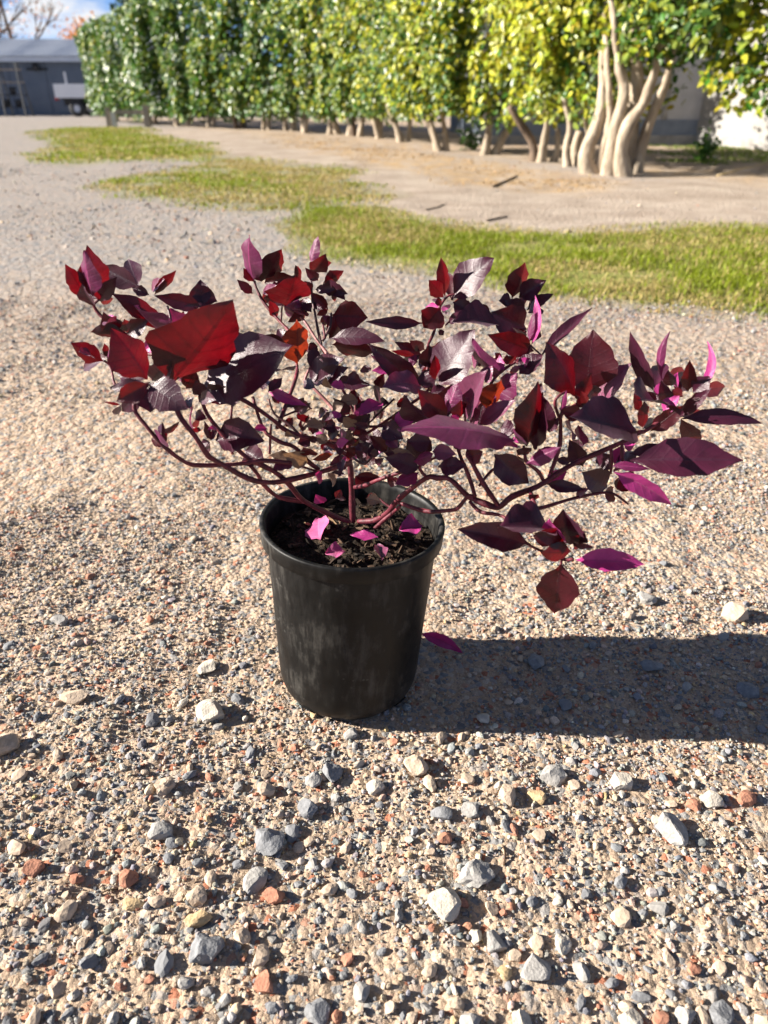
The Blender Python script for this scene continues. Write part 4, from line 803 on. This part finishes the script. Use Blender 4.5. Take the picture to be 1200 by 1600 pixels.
grass_in(GRASS[2][0], 95000, 1.0, 0.018, 0.04, 0.0045, 'strip of short green and straw coloured turf beside the gravel', lambda x, y: 0.35 * np.clip((3.3 - y) / 0.9, 0, 1) * np.clip((x - 0.3) / 0.8, 0, 1))
grass_in(GRASS[1][0], 60000, 0.6, 0.02, 0.045, 0.009, 'thin patch of worn brownish turf between two greener patches', lambda x, y: 0.25)
grass_in(GRASS[0][0], 70000, 1.0, 0.025, 0.06, 0.016, 'bright green patch of turf at the far end by the timber rail')
bx_, by_ = gg.uniform(3.3, 6.5, 9000), gg.uniform(9.0, 12.8, 9000); by_ += (fbm(bx_ * 3, by_ * 0, 4, 3) - .5) * 2.0; bx_[fbm(bx_ * 2, by_ * 2, 6, 3) < .47] = 30.0
blades('grass', bx_, by_, gg.uniform(0.015, 0.05, 9000), np.full(9000, 0.010), np.array([0.15, 0.21, 0.03])[None] * gg.uniform(0.6, 1.3, (9000, 1)), 1.2, gg, GB, 'rank grass growing along the foot of the white wall', 'grass')
# dry straw and leaf litter under the hedge
n = 14000; lo, hi = STRAW.min(0), STRAW.max(0); x = gg.uniform(lo[0], min(hi[0], 3.4), n); y = gg.uniform(lo[1], hi[1], n); q = gg.uniform(0, 1, n) < soft(STRAW, x, y, 0.1, 50) * np.clip(fbm(x * 2, y * 2, 95, 3) * 4 - 1.4, 0, 1); x, y = x[q], y[q]; n = len(x)
blades('straw', x, y, gg.uniform(0.01, 0.03, n), gg.uniform(0.008, 0.018, n), np.array([0.42, 0.27, 0.12])[None] * gg.uniform(0.5, 1.3, (n, 1)), 4.0, gg, GB, 'dry straw and leaf litter strewn along the hedge foot', 'straw')

# ------------------------------------------------------------------ the hedge: a row of trees with bare stems
HL = blade_mat('hedge leaf', 0.30); 
for nn_ in HL.node_tree.nodes:
    if nn_.type == 'BSDF_PRINCIPLED': nn_.inputs['Roughness'].default_value = 0.38; nn_.inputs['Specular IOR Level'].default_value = 0.4
BARK = noise_mat('pale bark', [(0.3, (0.20, 0.155, 0.11)), (0.55, (0.38, 0.31, 0.23)), (0.8, (0.52, 0.44, 0.34))], 14, 0.9, 0.8, 40, 6, 0.01, 0.2, stretch=(1, 1, 0.35))
BARKD = noise_mat('brown bark', [(0.3, (0.07, 0.05, 0.04)), (0.7, (0.2, 0.145, 0.1))], 14, 0.9, 0.8, 40, 6, 0.01, 0.2, stretch=(1, 1, 0.35))
LT_V = np.array([(0, 0, 0), (0.25, 0.30, 0.05), (0.65, 0.27, 0.03), (1, 0, -0.08), (0.65, -0.27, 0.03), (0.25, -0.30, 0.05)])
LT_F = np.array([(0, 3, 2, 1), (0, 5, 4, 3)])
def leaf_cloud(name, C, size, up, col, g, parent, mat=None):
    """C (n,3) leaf bases in the parent's space, up (n,3) the way each blade faces"""
    n = len(C); nrm = up / np.linalg.norm(up, axis=1, keepdims=True)
    rnd = g.normal(size=(n, 3)); ax = rnd - nrm * (rnd * nrm).sum(1, keepdims=True); ax[:, 2] -= 0.25; ax /= np.linalg.norm(ax, axis=1, keepdims=True)
    sd = np.cross(nrm, ax); sd /= np.linalg.norm(sd, axis=1, keepdims=True); n2 = np.cross(ax, sd)
    s = size[:, None, None]
    V = (C[:, None] + s * (ax[:, None] * LT_V[None, :, 0:1] + sd[:, None] * LT_V[None, :, 1:2] + n2[:, None] * LT_V[None, :, 2:3])).reshape(-1, 3)
    Fq = (LT_F[None] + (np.arange(n) * 6)[:, None, None]).reshape(-1, 4)
    return np_mesh(name, V, Fq, mat or HL, np.repeat(col, 6, 0), parent=parent)
HD3, HN3 = np.array([HD[0], HD[1], 0]), np.array([HN[0], HN[1], 0])
def hedge_tree(bx, by, half, z0, z1, nleaf, lsize, yellow, seed, label, stems=None, front=0.55, backd=0.9, trunk_r=0.05, group='trees of the hedge row', round_end=False, name='hedge_tree'):
    g = np.random.default_rng(seed); T = empty(name, (bx, by, float(height(bx, by)) - 0.01)); tag(T, label, 'tree', group)
    # crown: leaves spread through a clipped block, thickest near its skin, with clumps and hollows
    C = []; N = []; tot = 0
    while tot < nleaf:
        m = nleaf * 2
        a = g.uniform(-1, 1, m) * half; f = np.where(g.uniform(0, 1, m) < 0.72, front - np.abs(g.normal(0, 0.26, m)), g.uniform(-backd, front, m)); z = z0 + (z1 - z0) * g.uniform(0, 1, m) ** 0.92
        gx = bx + a * HD[0] + f * HN[0]; gy = by + a * HD[1] + f * HN[1]
        lump = (vnoise(gx * 1.5, gy * 1.5, z * 1.5, 7) - 0.5) * 0.5 + (vnoise(gx * 4, gy * 4, z * 4, 9) - 0.5) * 0.28
        hz = (z - z0) / (z1 - z0)
        lim = front - 0.10 + lump - 0.35 * np.clip((hz - 0.8) / 0.2, 0, 1) ** 2 - 0.25 * np.clip((0.10 - hz) / 0.10, 0, 1) ** 1.5
        zlim = z1 + lump * 0.5; zb = z0 + (vnoise(gx * 2.2, gy * 2.2, None, 17) - 0.45) * 0.35
        ok = (f < lim) & (f > -backd) & (z < zlim) & (z > zb)
        hole = vnoise(gx * 3.1 + 5, gy * 3.1, z * 3.1, 21); ok &= (hole < 0.60 + 0.25 * (g.uniform(0, 1, m)))
        if round_end: ok &= (a / half) < np.sqrt(np.clip(1 - ((f + 0.15) / 0.95) ** 2 * 0.6 - (np.clip(np.abs(hz - 0.5) - 0.25, 0, 1) * 2.2) ** 2, 0, 1))
        a, f, z = a[ok], f[ok], z[ok]
        C.append(np.stack([a * HD[0] + f * HN[0], a * HD[1] + f * HN[1], z], 1))
        N.append(HN3[None] * (0.75 * (f > front - 0.8)[:, None]) + np.array([[0, 0, 0.55]]) + g.normal(0, 0.42, (len(a), 3))); tot += len(a)
    C = np.concatenate(C)[:nleaf]; N = np.concatenate(N)[:nleaf]
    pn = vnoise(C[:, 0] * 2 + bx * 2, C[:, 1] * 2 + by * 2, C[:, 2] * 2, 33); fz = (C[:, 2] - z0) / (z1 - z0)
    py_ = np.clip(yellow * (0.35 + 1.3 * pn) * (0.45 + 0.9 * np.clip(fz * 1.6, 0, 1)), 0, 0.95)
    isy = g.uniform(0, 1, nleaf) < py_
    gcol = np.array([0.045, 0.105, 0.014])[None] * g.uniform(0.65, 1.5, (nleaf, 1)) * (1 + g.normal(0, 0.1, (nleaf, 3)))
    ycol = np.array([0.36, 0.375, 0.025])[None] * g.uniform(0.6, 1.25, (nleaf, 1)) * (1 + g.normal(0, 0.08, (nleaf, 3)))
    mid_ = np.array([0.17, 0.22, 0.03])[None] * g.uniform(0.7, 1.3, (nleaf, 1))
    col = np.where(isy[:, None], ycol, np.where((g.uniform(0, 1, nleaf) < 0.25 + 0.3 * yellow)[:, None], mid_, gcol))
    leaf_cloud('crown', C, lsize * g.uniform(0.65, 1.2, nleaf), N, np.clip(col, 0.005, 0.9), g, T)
    # trunks
    if stems is None:
        stems = []
        for s_ in range(int(g.integers(2, 4))):
            o = np.array([g.normal(0, 0.10), g.normal(0, 0.10)]); l_ = g.normal(0, 0.22, 2)
            stems.append([(o[0], o[1], -0.05), (o[0] + l_[0] * 0.3, o[1] + l_[1] * 0.3, 0.35), (o[0] + l_[0] - HN[0] * .15, o[1] + l_[1] - HN[1] * .15, 0.8), (o[0] + l_[0] * 1.2 - HN[0] * .5, o[1] + l_[1] * 1.2 - HN[1] * .5, 1.5)])
    for q, pts in enumerate(stems):
        P = [Vector(p) for p in pts]; r_ = trunk_r * g.uniform(0.75, 1.15)
        V, Fc = tube(P, [r_ * (1.45 if i == 0 else max(0.25, 1.0 - 0.12 * i)) for i in range(len(P))], 9, 4)
        V = [v + Vector(((float(vnoise(v.x * 20 + 9, v.y * 20 + 9, v.z * 8 + 9, 3)) - .5), (float(vnoise(v.x * 20 + 70, v.y * 20, v.z * 8 + 9, 3)) - .5), 0)) * r_ * 0.5 for v in V]
        mesh_obj('trunk', V, Fc, BARK if g.uniform() < 0.88 or seed == 1 else BARKD, T, True)
    return T
def px_stem(base, pts, Y):
    o = []
    for u, v in pts:
        p = at_y(u, v, Y); o.append((p.x - base[0], p.y - base[1], p.z))
    return o
def gp(u, v): p = at_z(u, v); return p.x, p.y
ORD = ['first', 'second', 'third', 'fourth', 'fifth', 'sixth', 'seventh', 'eighth', 'ninth', 'tenth', 'eleventh', 'twelfth', 'thirteenth', 'fourteenth', 'fifteenth', 'sixteenth', 'seventeenth']
A = gp(972, 272); YA = A[1]
SA = [px_stem(A, p, YA + dy) for p, dy in (([(950, 280), (955, 240), (965, 190), (975, 140), (968, 95), (960, 40)], -.05), ([(975, 282), (970, 235), (985, 190), (1010, 150), (1030, 90), (1040, 20)], -.12), ([(990, 276), (1000, 235), (1015, 190), (1030, 150), (1045, 110)], .1),
      ([(935, 276), (942, 240), (950, 205), (955, 170), (950, 120)], .08), ([(985, 275), (985, 220), (992, 150), (995, 90), (990, 30)], .15), ([(925, 274), (915, 240), (930, 210)], .1))]
SA[5] = [SA[5][0], SA[5][1], (SA[5][2][0] + .06, SA[5][2][1] + .1, .6)]
SA = [q + [(q[-1][0] * 1.15, q[-1][1] + .25, max(q[-1][2] + .45, 1.35)), (q[-1][0] * 1.3, q[-1][1] + .5, max(q[-1][2] + .9, 1.9))] for q in SA]
hedge_tree(*A, 0.95, 0.86, 3.3, 7500, 0.085, 0.22, 1, 'many-stemmed pale trunked hedge tree at the edge of the gap before the white wall', SA, front=0.34, backd=1.3, trunk_r=0.068)
spec = [((905, 262), .62, .40, .85, 5600, .085), ((848, 254), .62, .36, .85, 5600, .085), ((762, 243), .75, .34, .70, 5600, .088), ((690, 238), .8, .38, .50, 5200, .09), ((634, 223), .8, .32, .38, 4600, .095),
        ((594, 217), .75, .28, .34, 3900, .10), ((556, 213), .75, .26, .30, 3600, .105), ((520, 210), .75, .25, .26, 3400, .11), ((486, 207.5), .75, .24, .16, 3200, .115), ((450, 205.5), .78, .22, .13, 3200, .12), ((412, 203.5), .88, .22, .10, 3200, .125),
        ((372, 201.5), .95, .2, .10, 3300, .13), ((330, 199.5), 1.1, .2, .08, 3500, .13), ((284, 197.5), 1.2, .18, .06, 3800, .135), ((240, 195.5), 1.3, .16, .05, 4000, .14), ((182, 190.5), 2.4, .14, .05, 6500, .14)]
SPX = {0: [[(888, 268), (885, 230), (890, 195), (880, 150)], [(918, 268), (925, 225), (915, 190), (912, 140)], [(905, 268), (900, 235), (905, 205)]],
       1: [[(845, 262), (850, 225), (855, 190), (850, 150)], [(862, 262), (870, 235), (872, 200)], [(836, 262), (832, 225), (815, 195), (795, 165)]],
       2: [[(758, 246), (762, 215), (765, 180), (762, 150)], [(772, 246), (785, 215), (800, 195)]],
       3: [[(690, 246), (680, 215), (668, 180), (655, 150)], [(697, 246), (695, 210), (690, 175)], [(684, 246), (678, 220), (660, 160)]],
       4: [[(628, 226), (620, 200), (608, 172), (604, 150)], [(638, 226), (640, 195), (642, 165)]]}
for i, (p, hf, z0, ye, nl, ls) in enumerate(spec):
    hf *= 1.18 if i > 3 else 1.05
    b_ = gp(*p); last = i == len(spec) - 1
    stems = [px_stem(b_, q, b_[1] + 0.04 * j) for j, q in enumerate(SPX[i])] if i in SPX else None
    look = 'yellow variegated' if ye > .7 else ('mottled yellow green' if ye > .28 else 'glossy green')
    lab = ('%s hedge tree, %s in the row from the gap by the white wall' % (look, ORD[i + 1])) if not last else 'rounded glossy green tree ending the hedge row beside the timber rail'
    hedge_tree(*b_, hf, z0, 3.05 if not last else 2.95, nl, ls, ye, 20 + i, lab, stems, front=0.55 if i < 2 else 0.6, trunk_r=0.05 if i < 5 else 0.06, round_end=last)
# the tree past the gap
ZB = (3.7, 6.7)
gz = np.random.default_rng(61)
hedge_tree(*ZB, 1.0, 0.56, 3.3, 8500, 0.085, 0.75, 60, 'yellow green leafed hedge tree with thin drooping twigs past the gap', [[(0, 0, -.05), (.05, .05, .5), (.0, .1, 1.2), (.1, .0, 2)], [(.15, .1, -.05), (.3, .1, .6), (.35, .2, 1.5)],
    [(-.62, -.30, .32), (-.66, -.32, .6), (-.70, -.30, .95)], [(-.45, -.32, .28), (-.56, -.3, .62), (-.6, -.28, 1.0)]], front=0.75, backd=0.8, trunk_r=0.022)
# a low leafy seedling in the shade of the gap
def seedling(u, v, n, hgt, seed, label):
    g = np.random.default_rng(seed); b_ = gp(u, v); T = empty('shrub_seedling', (b_[0], b_[1], 0)); tag(T, label, 'plant')
    C = g.normal(0, 1, (n, 3)) * np.array([.2, .15, .5]) * hgt; C[:, 2] = np.abs(C[:, 2]) + 0.03
    leaf_cloud('foliage', C, g.uniform(0.05, 0.09, n), g.normal(0, .5, (n, 3)) + np.array([[0, -.2, .8]]), np.array([0.07, 0.16, 0.02])[None] * g.uniform(.7, 1.4, (n, 1)), g, T)
    V, Fc = tube([Vector((0, 0, -.02)), Vector((.02, 0, hgt * .4)), Vector((0, .02, hgt * .9))], [.008, .006, .003], 6, 2); mesh_obj('stalk', V, Fc, BARKD, T, True)
seedling(1100, 252, 120, 0.30, 5, 'low leafy green seedling in the shade of the hedge gap')
seedling(735, 236, 150, 0.34, 6, 'tuft of dark ivy-like suckers at the foot of a hedge trunk')

# ------------------------------------------------------------------ white building behind the hedge
def box(V, Fc, x0, x1, y0, y1, z0, z1):
    o = len(V); V += [(x0, y0, z0), (x1, y0, z0), (x1, y1, z0), (x0, y1, z0), (x0, y0, z1), (x1, y0, z1), (x1, y1, z1), (x0, y1, z1)]
    Fc += [(o, o + 3, o + 2, o + 1), (o + 4, o + 5, o + 6, o + 7), (o, o + 1, o + 5, o + 4), (o + 1, o + 2, o + 6, o + 5), (o + 2, o + 3, o + 7, o + 6), (o + 3, o, o + 4, o + 7)]
def box_obj(name, x0, x1, y0, y1, z0, z1, mat, parent=None):
    V, Fc = [], []; box(V, Fc, x0, x1, y0, y1, z0, z1); return mesh_obj(name, V, Fc, mat, parent)
WHITE = noise_mat('white render', [(0.3, (0.25, 0.24, 0.225)), (0.7, (0.33, 0.32, 0.30))], 3, 0.85, 0.2, 30, 5, 0.01, 0.3)
PLINTH = noise_mat('blue grey plinth', [(0.3, (0.13, 0.16, 0.21)), (0.7, (0.2, 0.23, 0.28))], 5, 0.8, 0.2, 30)
FOOT = noise_mat('concrete footing', [(0.3, (0.2, 0.19, 0.18)), (0.7, (0.34, 0.33, 0.31))], 8, 0.9, 0.3, 40)
WB = empty('white_building', (5.05, 13.2, 0)); tag(WB, 'white walled building with a plinth standing behind the hedge', 'building')
for nm, z0_, z1_, o_, m_ in (('footing', -0.1, 0.14, 0.05, FOOT), ('plinth', 0.14, 0.36, 0.02, PLINTH), ('wall', 0.36, 3.0, 0.0, WHITE)):
    box_obj(nm, -3.5, 0.3, 0.0 - o_, 6.0, z0_, z1_, m_ if nm != 'wall' else noise_mat('pale grey boards', [(0.3, (0.36, 0.36, 0.37)), (0.7, (0.46, 0.46, 0.47))], 4, 0.8, 0.2, 30), WB)
    V, Fc = [], []; box(V, Fc, -o_, 4.5, -9 , 3.0, z0_, z1_ + 0.002); ca, sa = math.cos(R(28)), math.sin(R(28))
    mesh_obj(nm, [(x * ca - y * sa - 0.0, x * sa + y * ca, z) for x, y, z in V], Fc, m_ if nm != 'plinth' else WHITE, WB)
for i in range(4): box_obj('pilaster', -3.3 + i * 0.9, -3.22 + i * 0.9, -0.03, 0.0, 0.36, 3.0, FOOT, WB)
box_obj('roof', -3.8, 6.0, -0.3, 6.3, 3.003, 3.15, FOOT, WB)

# ------------------------------------------------------------------ the shed at the end of the yard
SY = 41.0
sh_wall = noise_mat('blue grey cladding', [(0.3, (0.11, 0.135, 0.175)), (0.7, (0.14, 0.165, 0.205))], 2, 0.6, 0.15, 20)
tin = noise_mat('galvanised roof sheet', [(0.3, (0.52, 0.55, 0.60)), (0.7, (0.62, 0.65, 0.70))], 1.5, 0.5, 0.1, 20, metallic=0.2)
dark = noise_mat('dark steel', [(0.3, (0.02, 0.02, 0.022)), (0.7, (0.05, 0.05, 0.05))], 10, 0.6, 0.1, 40)
wood = noise_mat('weathered timber', [(0.3, (0.22, 0.18, 0.14)), (0.7, (0.42, 0.36, 0.29))], 9, 0.9, 0.5, 40, stretch=(1, 1, 0.3))
SH = empty('shed', (-17, SY, 0)); tag(SH, 'long low shed with blue grey walls and a corrugated metal roof', 'shed')
for i in range(12): box_obj('wall_panel', -12 + i * 1.8 + 0.012, -12 + (i + 1) * 1.8 - 0.012, 0.0, 0.08, 0.0, 2.3, sh_wall, SH)
box_obj('wall', -12, 9.6, 0.081, 6.0, 0.0, 2.28, sh_wall, SH); box_obj('fascia', -12.3, 9.9, -0.36, -0.30, 2.26, 2.46, tin, SH)
def roof_sheet(y0, z0, y1, z1):
    V, Fc = [], []; n = 520
    for i in range(n + 1):
        x = -12.4 + 22.4 * i / n; dz = 0.035 * math.sin(x * 2 * math.pi / 0.22)
        V += [(x, y0, z0 + dz), (x, y1, z1 + dz)]
    for i in range(n): Fc.append((2 * i, 2 * i + 2, 2 * i + 3, 2 * i + 1))
    return V, Fc
V, Fc = roof_sheet(-0.42, 2.48, 3.6, 3.42); rf = mesh_obj('roof', V, Fc, tin, SH, True); V, Fc = roof_sheet(3.6, 3.42, 6.6, 2.6); mesh_obj('roof', V, Fc, tin, SH, True)
V, Fc = tube([Vector((3.9, 3.2, 3.3)), Vector((3.9, 3.2, 3.6)), Vector((3.9, 3.2, 4.0))], [.07, .07, .08], 10, 1); mesh_obj('flue', V, Fc, tin, SH, True)
WL = empty('wall_lamp', (at_y(58, 108, SY)).to_tuple()); tag(WL, 'dark bracket lamp fixed under the eave of the shed', 'lamp'); box_obj('bracket', -.5, .5, -.05, 0.01, -.05, .05, dark, WL)
V, Fc = lathe([(0.0, 0.22), (0.10, 0.2), (0.16, 0.0), (0.15, -0.12), (0, -0.13)], 16); mesh_obj('lamp_head', [(x, y - 0.16, z + 0.05) for x, y, z in V], Fc, dark, WL, True)
# steel rack with shelves
p = at_z(14, 181); RK = empty('plant_rack', (p.x, 38.6, 0)); RK.location.x = at_y(14, 180, 38.6).x; tag(RK, 'tall leaning steel rack with shelves in front of the shed', 'rack')
for s_ in (-0.9, 0.0, 0.95):
    for (ya, yb) in ((-0.35, -0.05), (0.5, 0.15)):
        V, Fc = tube([Vector((s_, ya, 0)), Vector((s_ * 0.86, yb, 2.15))], [.035, .03], 6, 1); mesh_obj('upright', V, Fc, dark, RK)
for z in (0.35, 0.85, 1.35, 1.85): box_obj('shelf', -0.93, 0.93, -0.3 + z * .1, 0.45 - z * .12, z, z + 0.04, wood if z > 1 else dark, RK)
for z, xs_ in ((0.39, (-.6, 0, .55)), (0.89, (-.5, .4))):
    for x_ in xs_:
        V, Fc = lathe([(0, 0), (.12, 0), (.16, .3), (.145, .3), (.11, .24), (0, .24)], 14); o = mesh_obj('nursery_pot', V, Fc, dark, None, True, loc=(RK.location.x + x_, 38.65, z)); tag(o, 'dark empty pot standing on the steel rack by the shed', 'pot', 'pots on the steel rack')
# white flat-deck truck, its rear showing beside the hedge
WP = noise_mat('white vehicle paint', [(0.3, (0.72, 0.73, 0.74)), (0.7, (0.8, 0.8, 0.8))], 2, 0.35, 0); RED = noise_mat('red lamp lens', [(0, (0.45, 0.02, 0.02)), (1, (0.55, 0.03, 0.02))], 2, 0.3, 0)
TY = 37.0; xl = at_y(86, 150, TY).x
TR = empty('flatbed_truck', (xl, TY, 0)); tag(TR, 'white flat deck truck parked before the shed, half behind the hedge', 'truck')
zb, zt = at_y(88, 153, TY).z, at_y(88, 131, TY).z
box_obj('deck_side', 0.0, 4.2, 0.0, 0.06, zb, zt, WP, TR); box_obj('deck_side', 0.0, 4.2, 1.8, 1.86, zb, zt, WP, TR); box_obj('tailboard', 0.0, 0.06, 0.062, 1.798, zb, zt, WP, TR); box_obj('deck', 0.062, 4.2, 0.062, 1.798, zb - .02, zb + 0.06, dark, TR)
box_obj('chassis', 0.2, 5.6, 0.4, 1.45, zb - 0.30, zb - 0.022, dark, TR); box_obj('tail_light', -0.04, 0.0, 0.05, 0.4, zb - 0.10, zb + 0.03, RED, TR); box_obj('tail_light', -0.04, 0.0, 1.4, 1.75, zb - 0.10, zb + 0.03, RED, TR)
box_obj('mudguard', 0.3, 1.4, 0.0, 0.4, zb - 0.09, zb - 0.03, dark, TR)
box_obj('post', 0.55, 0.62, 0.02, 0.08, zt, zt + 0.45, WP, TR)
cabV = [(4.3, 0, .45), (5.9, 0, .45), (5.9, 1.8, .45), (4.3, 1.8, .45), (4.3, 0, 1.05), (5.9, 0, 1.0), (5.9, 1.8, 1.0), (4.3, 1.8, 1.05), (4.35, .12, 1.75), (5.3, .12, 1.75), (5.3, 1.68, 1.75), (4.35, 1.68, 1.75)]
mesh_obj('cab', cabV, [(0, 3, 2, 1), (0, 1, 5, 4), (1, 2, 6, 5), (2, 3, 7, 6), (3, 0, 4, 7), (4, 5, 9, 8), (5, 6, 10, 9), (6, 7, 11, 10), (7, 4, 8, 11), (8, 9, 10, 11)], WP, TR)
for wx in (0.85, 4.9):
    for wy in (0.02, 1.6):
        V, Fc = lathe([(.17, 0), (.30, 0), (.34, .03), (.34, .19), (.30, .22), (.17, .22)], 24); wh = mesh_obj('wheel', [(x, z, y) for x, y, z in V], Fc, dark, TR, True); wh.location = (wx, wy, 0.335)
        V, Fc = lathe([(0, .05), (.06, .05), (.08, .03), (.172, .04), (.172, .18), (0, .18)], 20); mesh_obj('rim', [(x, z, y) for x, y, z in V], Fc, tin, wh, True)
# low timber rail
FY = gp(176, 199)[1]; f0 = at_y(174, 199, FY).x; f1 = at_y(228, 199, FY).x
FN = empty('rail_fence', (f0, FY, 0)); tag(FN, 'low weathered timber rail on short posts at the hedge end', 'fence')
hP = at_y(176, 171, FY).z
box_obj('post', -0.10, 0.02, -.03, .10, -.1, hP + .06, wood, FN); box_obj('post', 0.06, 0.17, -.07, .04, -.1, hP - .06, noise_mat('whitewashed timber', [(0.3, (.5, .48, .45)), (0.7, (.66, .64, .6))], 9, .85, .3, 40), FN); box_obj('post', f1 - f0 - 0.02, f1 - f0 + 0.14, -.05, .09, -.1, hP + 0.10, wood, FN)
box_obj('rail', 0.171, f1 - f0 - 0.022, -.02, .03, hP - 0.12, hP - 0.01, wood, FN)

# ------------------------------------------------------------------ trees beyond
def branching(T, p, d, ln, r_, depth, g, mat, tips, trunk_parts, spread=0.6):
    n = 4; pts = [p]; dd = d.copy()
    for i in range(n):
        dd = (dd + Vector(g.normal(0, 0.12, 3)) + Vector((0, 0, 0.06))).normalized(); pts.append(pts[-1] + dd * ln / n)
    V, Fc = tube(pts, [r_ * (1 - 0.11 * i) for i in range(n + 1)], 6 if depth > 1 else 5, 2); o0 = len(trunk_parts[0]); trunk_parts[0].extend(V); trunk_parts[1].extend([tuple(q + o0 for q in f) for f in Fc])
    tips.append(pts[-1])
    if depth == 0: return
    for i in range(3 if depth > 1 else 4):
        s = pts[int(g.integers(2, n + 1))]; nd = (dd + Vector(g.normal(0, spread, 3))).normalized()
        branching(T, s, nd, ln * g.uniform(0.55, 0.8), r_ * 0.55, depth - 1, g, mat, tips, trunk_parts, spread)
def far_tree(name, x, y, hgt, seed, label, leaf_n, lcol, lsize, rad, depth=4, lean=(0, 0, 1), bark=None, r0=None):
    g = np.random.default_rng(seed); T = empty(name, (x, y, 0)); tag(T, label, 'tree'); tips = []; tp = ([], [])
    branching(T, Vector((0, 0, -0.1)), Vector(lean).normalized(), hgt * 0.36, r0 or hgt * 0.022, depth, g, bark, tips, tp)
    mesh_obj('trunk', tp[0], tp[1], bark or BARKD, T, True)
    tt = np.array([t_[:] for t_ in tips]); 
    if leaf_n:
        C = tt[g.integers(0, len(tt), leaf_n)] + g.normal(0, rad, (leaf_n, 3)); C[:, 2] = np.maximum(C[:, 2], 0.5)
        leaf_cloud('crown', C, lsize * g.uniform(.6, 1.3, leaf_n), g.normal(0, .6, (leaf_n, 3)) + np.array([[-.4, -.2, .5]]), np.array(lcol)[None] * g.uniform(.6, 1.4, (leaf_n, 1)), g, T)
    return T
xx = lambda u, Y: at_y(u, 100, Y).x
far_tree('bare_tree', xx(52, 52), 52, 10.0, 4, 'leafless grey branched tree behind the shed roof with few rusty leaves', 260, (0.42, 0.18, 0.05), 0.16, 0.5, 4, (-.25, 0, 1))
far_tree('bare_tree', xx(-60, 50), 50, 9.0, 9, 'leafless tree with rusty brown twigs leaning toward the shed roof', 500, (0.40, 0.17, 0.06), 0.16, 0.6, 4, (.3, 0, 1))
far_tree('autumn_tree', xx(168, 60), 60, 7.2, 14, 'orange leafed autumn tree rising over the green hedge end', 3000, (0.50, 0.20, 0.045), 0.24, 0.5, 3)
far_tree('evergreen_tree', xx(262, 58), 58, 8.2, 16, 'dark evergreen tree rising behind the clipped hedge', 5000, (0.03, 0.06, 0.02), 0.28, 0.55, 3)
far_tree('evergreen_tree', xx(-235, 42.5), 42.5, 5.4, 18, 'dense evergreen tree shading the end of the shed roof', 7000, (0.03, 0.07, 0.02), 0.28, 0.6, 3)
HT = np_mesh('distant_treeline', *(lambda V, Fq: (V, Fq))(*(lambda n: (np.concatenate([np.stack([np.linspace(-140, 140, n), np.full(n, 150.0), np.full(n, -1.0)], 1), np.stack([np.linspace(-140, 140, n), np.full(n, 152.0) , 4 + 4.5 * fbm(np.linspace(0, 40, n), np.zeros(n), 3, 4)], 1)]), np.stack([np.arange(n - 1), np.arange(1, n), np.arange(1, n) + n, np.arange(n - 1) + n], 1)))(400)), noise_mat('distant wood', [(0.3, (0.04, 0.055, 0.035)), (0.7, (0.12, 0.12, 0.07))], 0.8, 0.9, 0.0))
tag(HT, 'far line of trees closing the horizon', 'trees', kind='stuff')

# ------------------------------------------------------------------ sticks lying about
def twig(pts, z, r_, mat, label, bend=0.01):
    P = [at_z(u, v, z) for u, v in pts]; P = [Vector((p.x, p.y, float(height(p.x, p.y)) + r_ * 0.7 + (bend if 0 < i < len(P) - 1 else 0))) for i, p in enumerate(P)]
    V, Fc = tube(P, [r_ * (1 - 0.18 * i) for i in range(len(P))], 6, 3); o = mesh_obj('twig', [v - P[0] for v in V], Fc, mat, None, True, loc=P[0]); tag(o, label, 'twig')
twig([(788, 1352), (789, 1335), (786, 1320)], 0, .0011, CH[1], 'short brown stick standing between pale pebbles', 0.003)
twig([(185, 1388), (170, 1391), (150, 1397)], 0, .0009, CH[1], 'thin dark stick near a brick red wedge of stone', 0.002)
twig([(760, 347), (775, 344), (792, 339)], 0, .006, BARKD, 'dark crooked stick on the bare earth past the turf strip', 0.002)
twig([(665, 330), (680, 326), (694, 320)], 0, .005, BARKD, 'slender dark stick on bare earth below the forked trunk', 0.002)
twig([(770, 292), (790, 283), (808, 274)], 0, .009, BARKD, 'thick brown stick lying in straw by the hedge foot', 0.002)
twig([(1120, 276), (1165, 272), (1215, 254)], 0, .008, noise_mat('dry stalk', [(0.3, (.36, .26, .12)), (0.7, (.5, .38, .2))], 20, .8, .2, 60), 'long pale dry stalk on shaded earth in the hedge gap', 0.05)
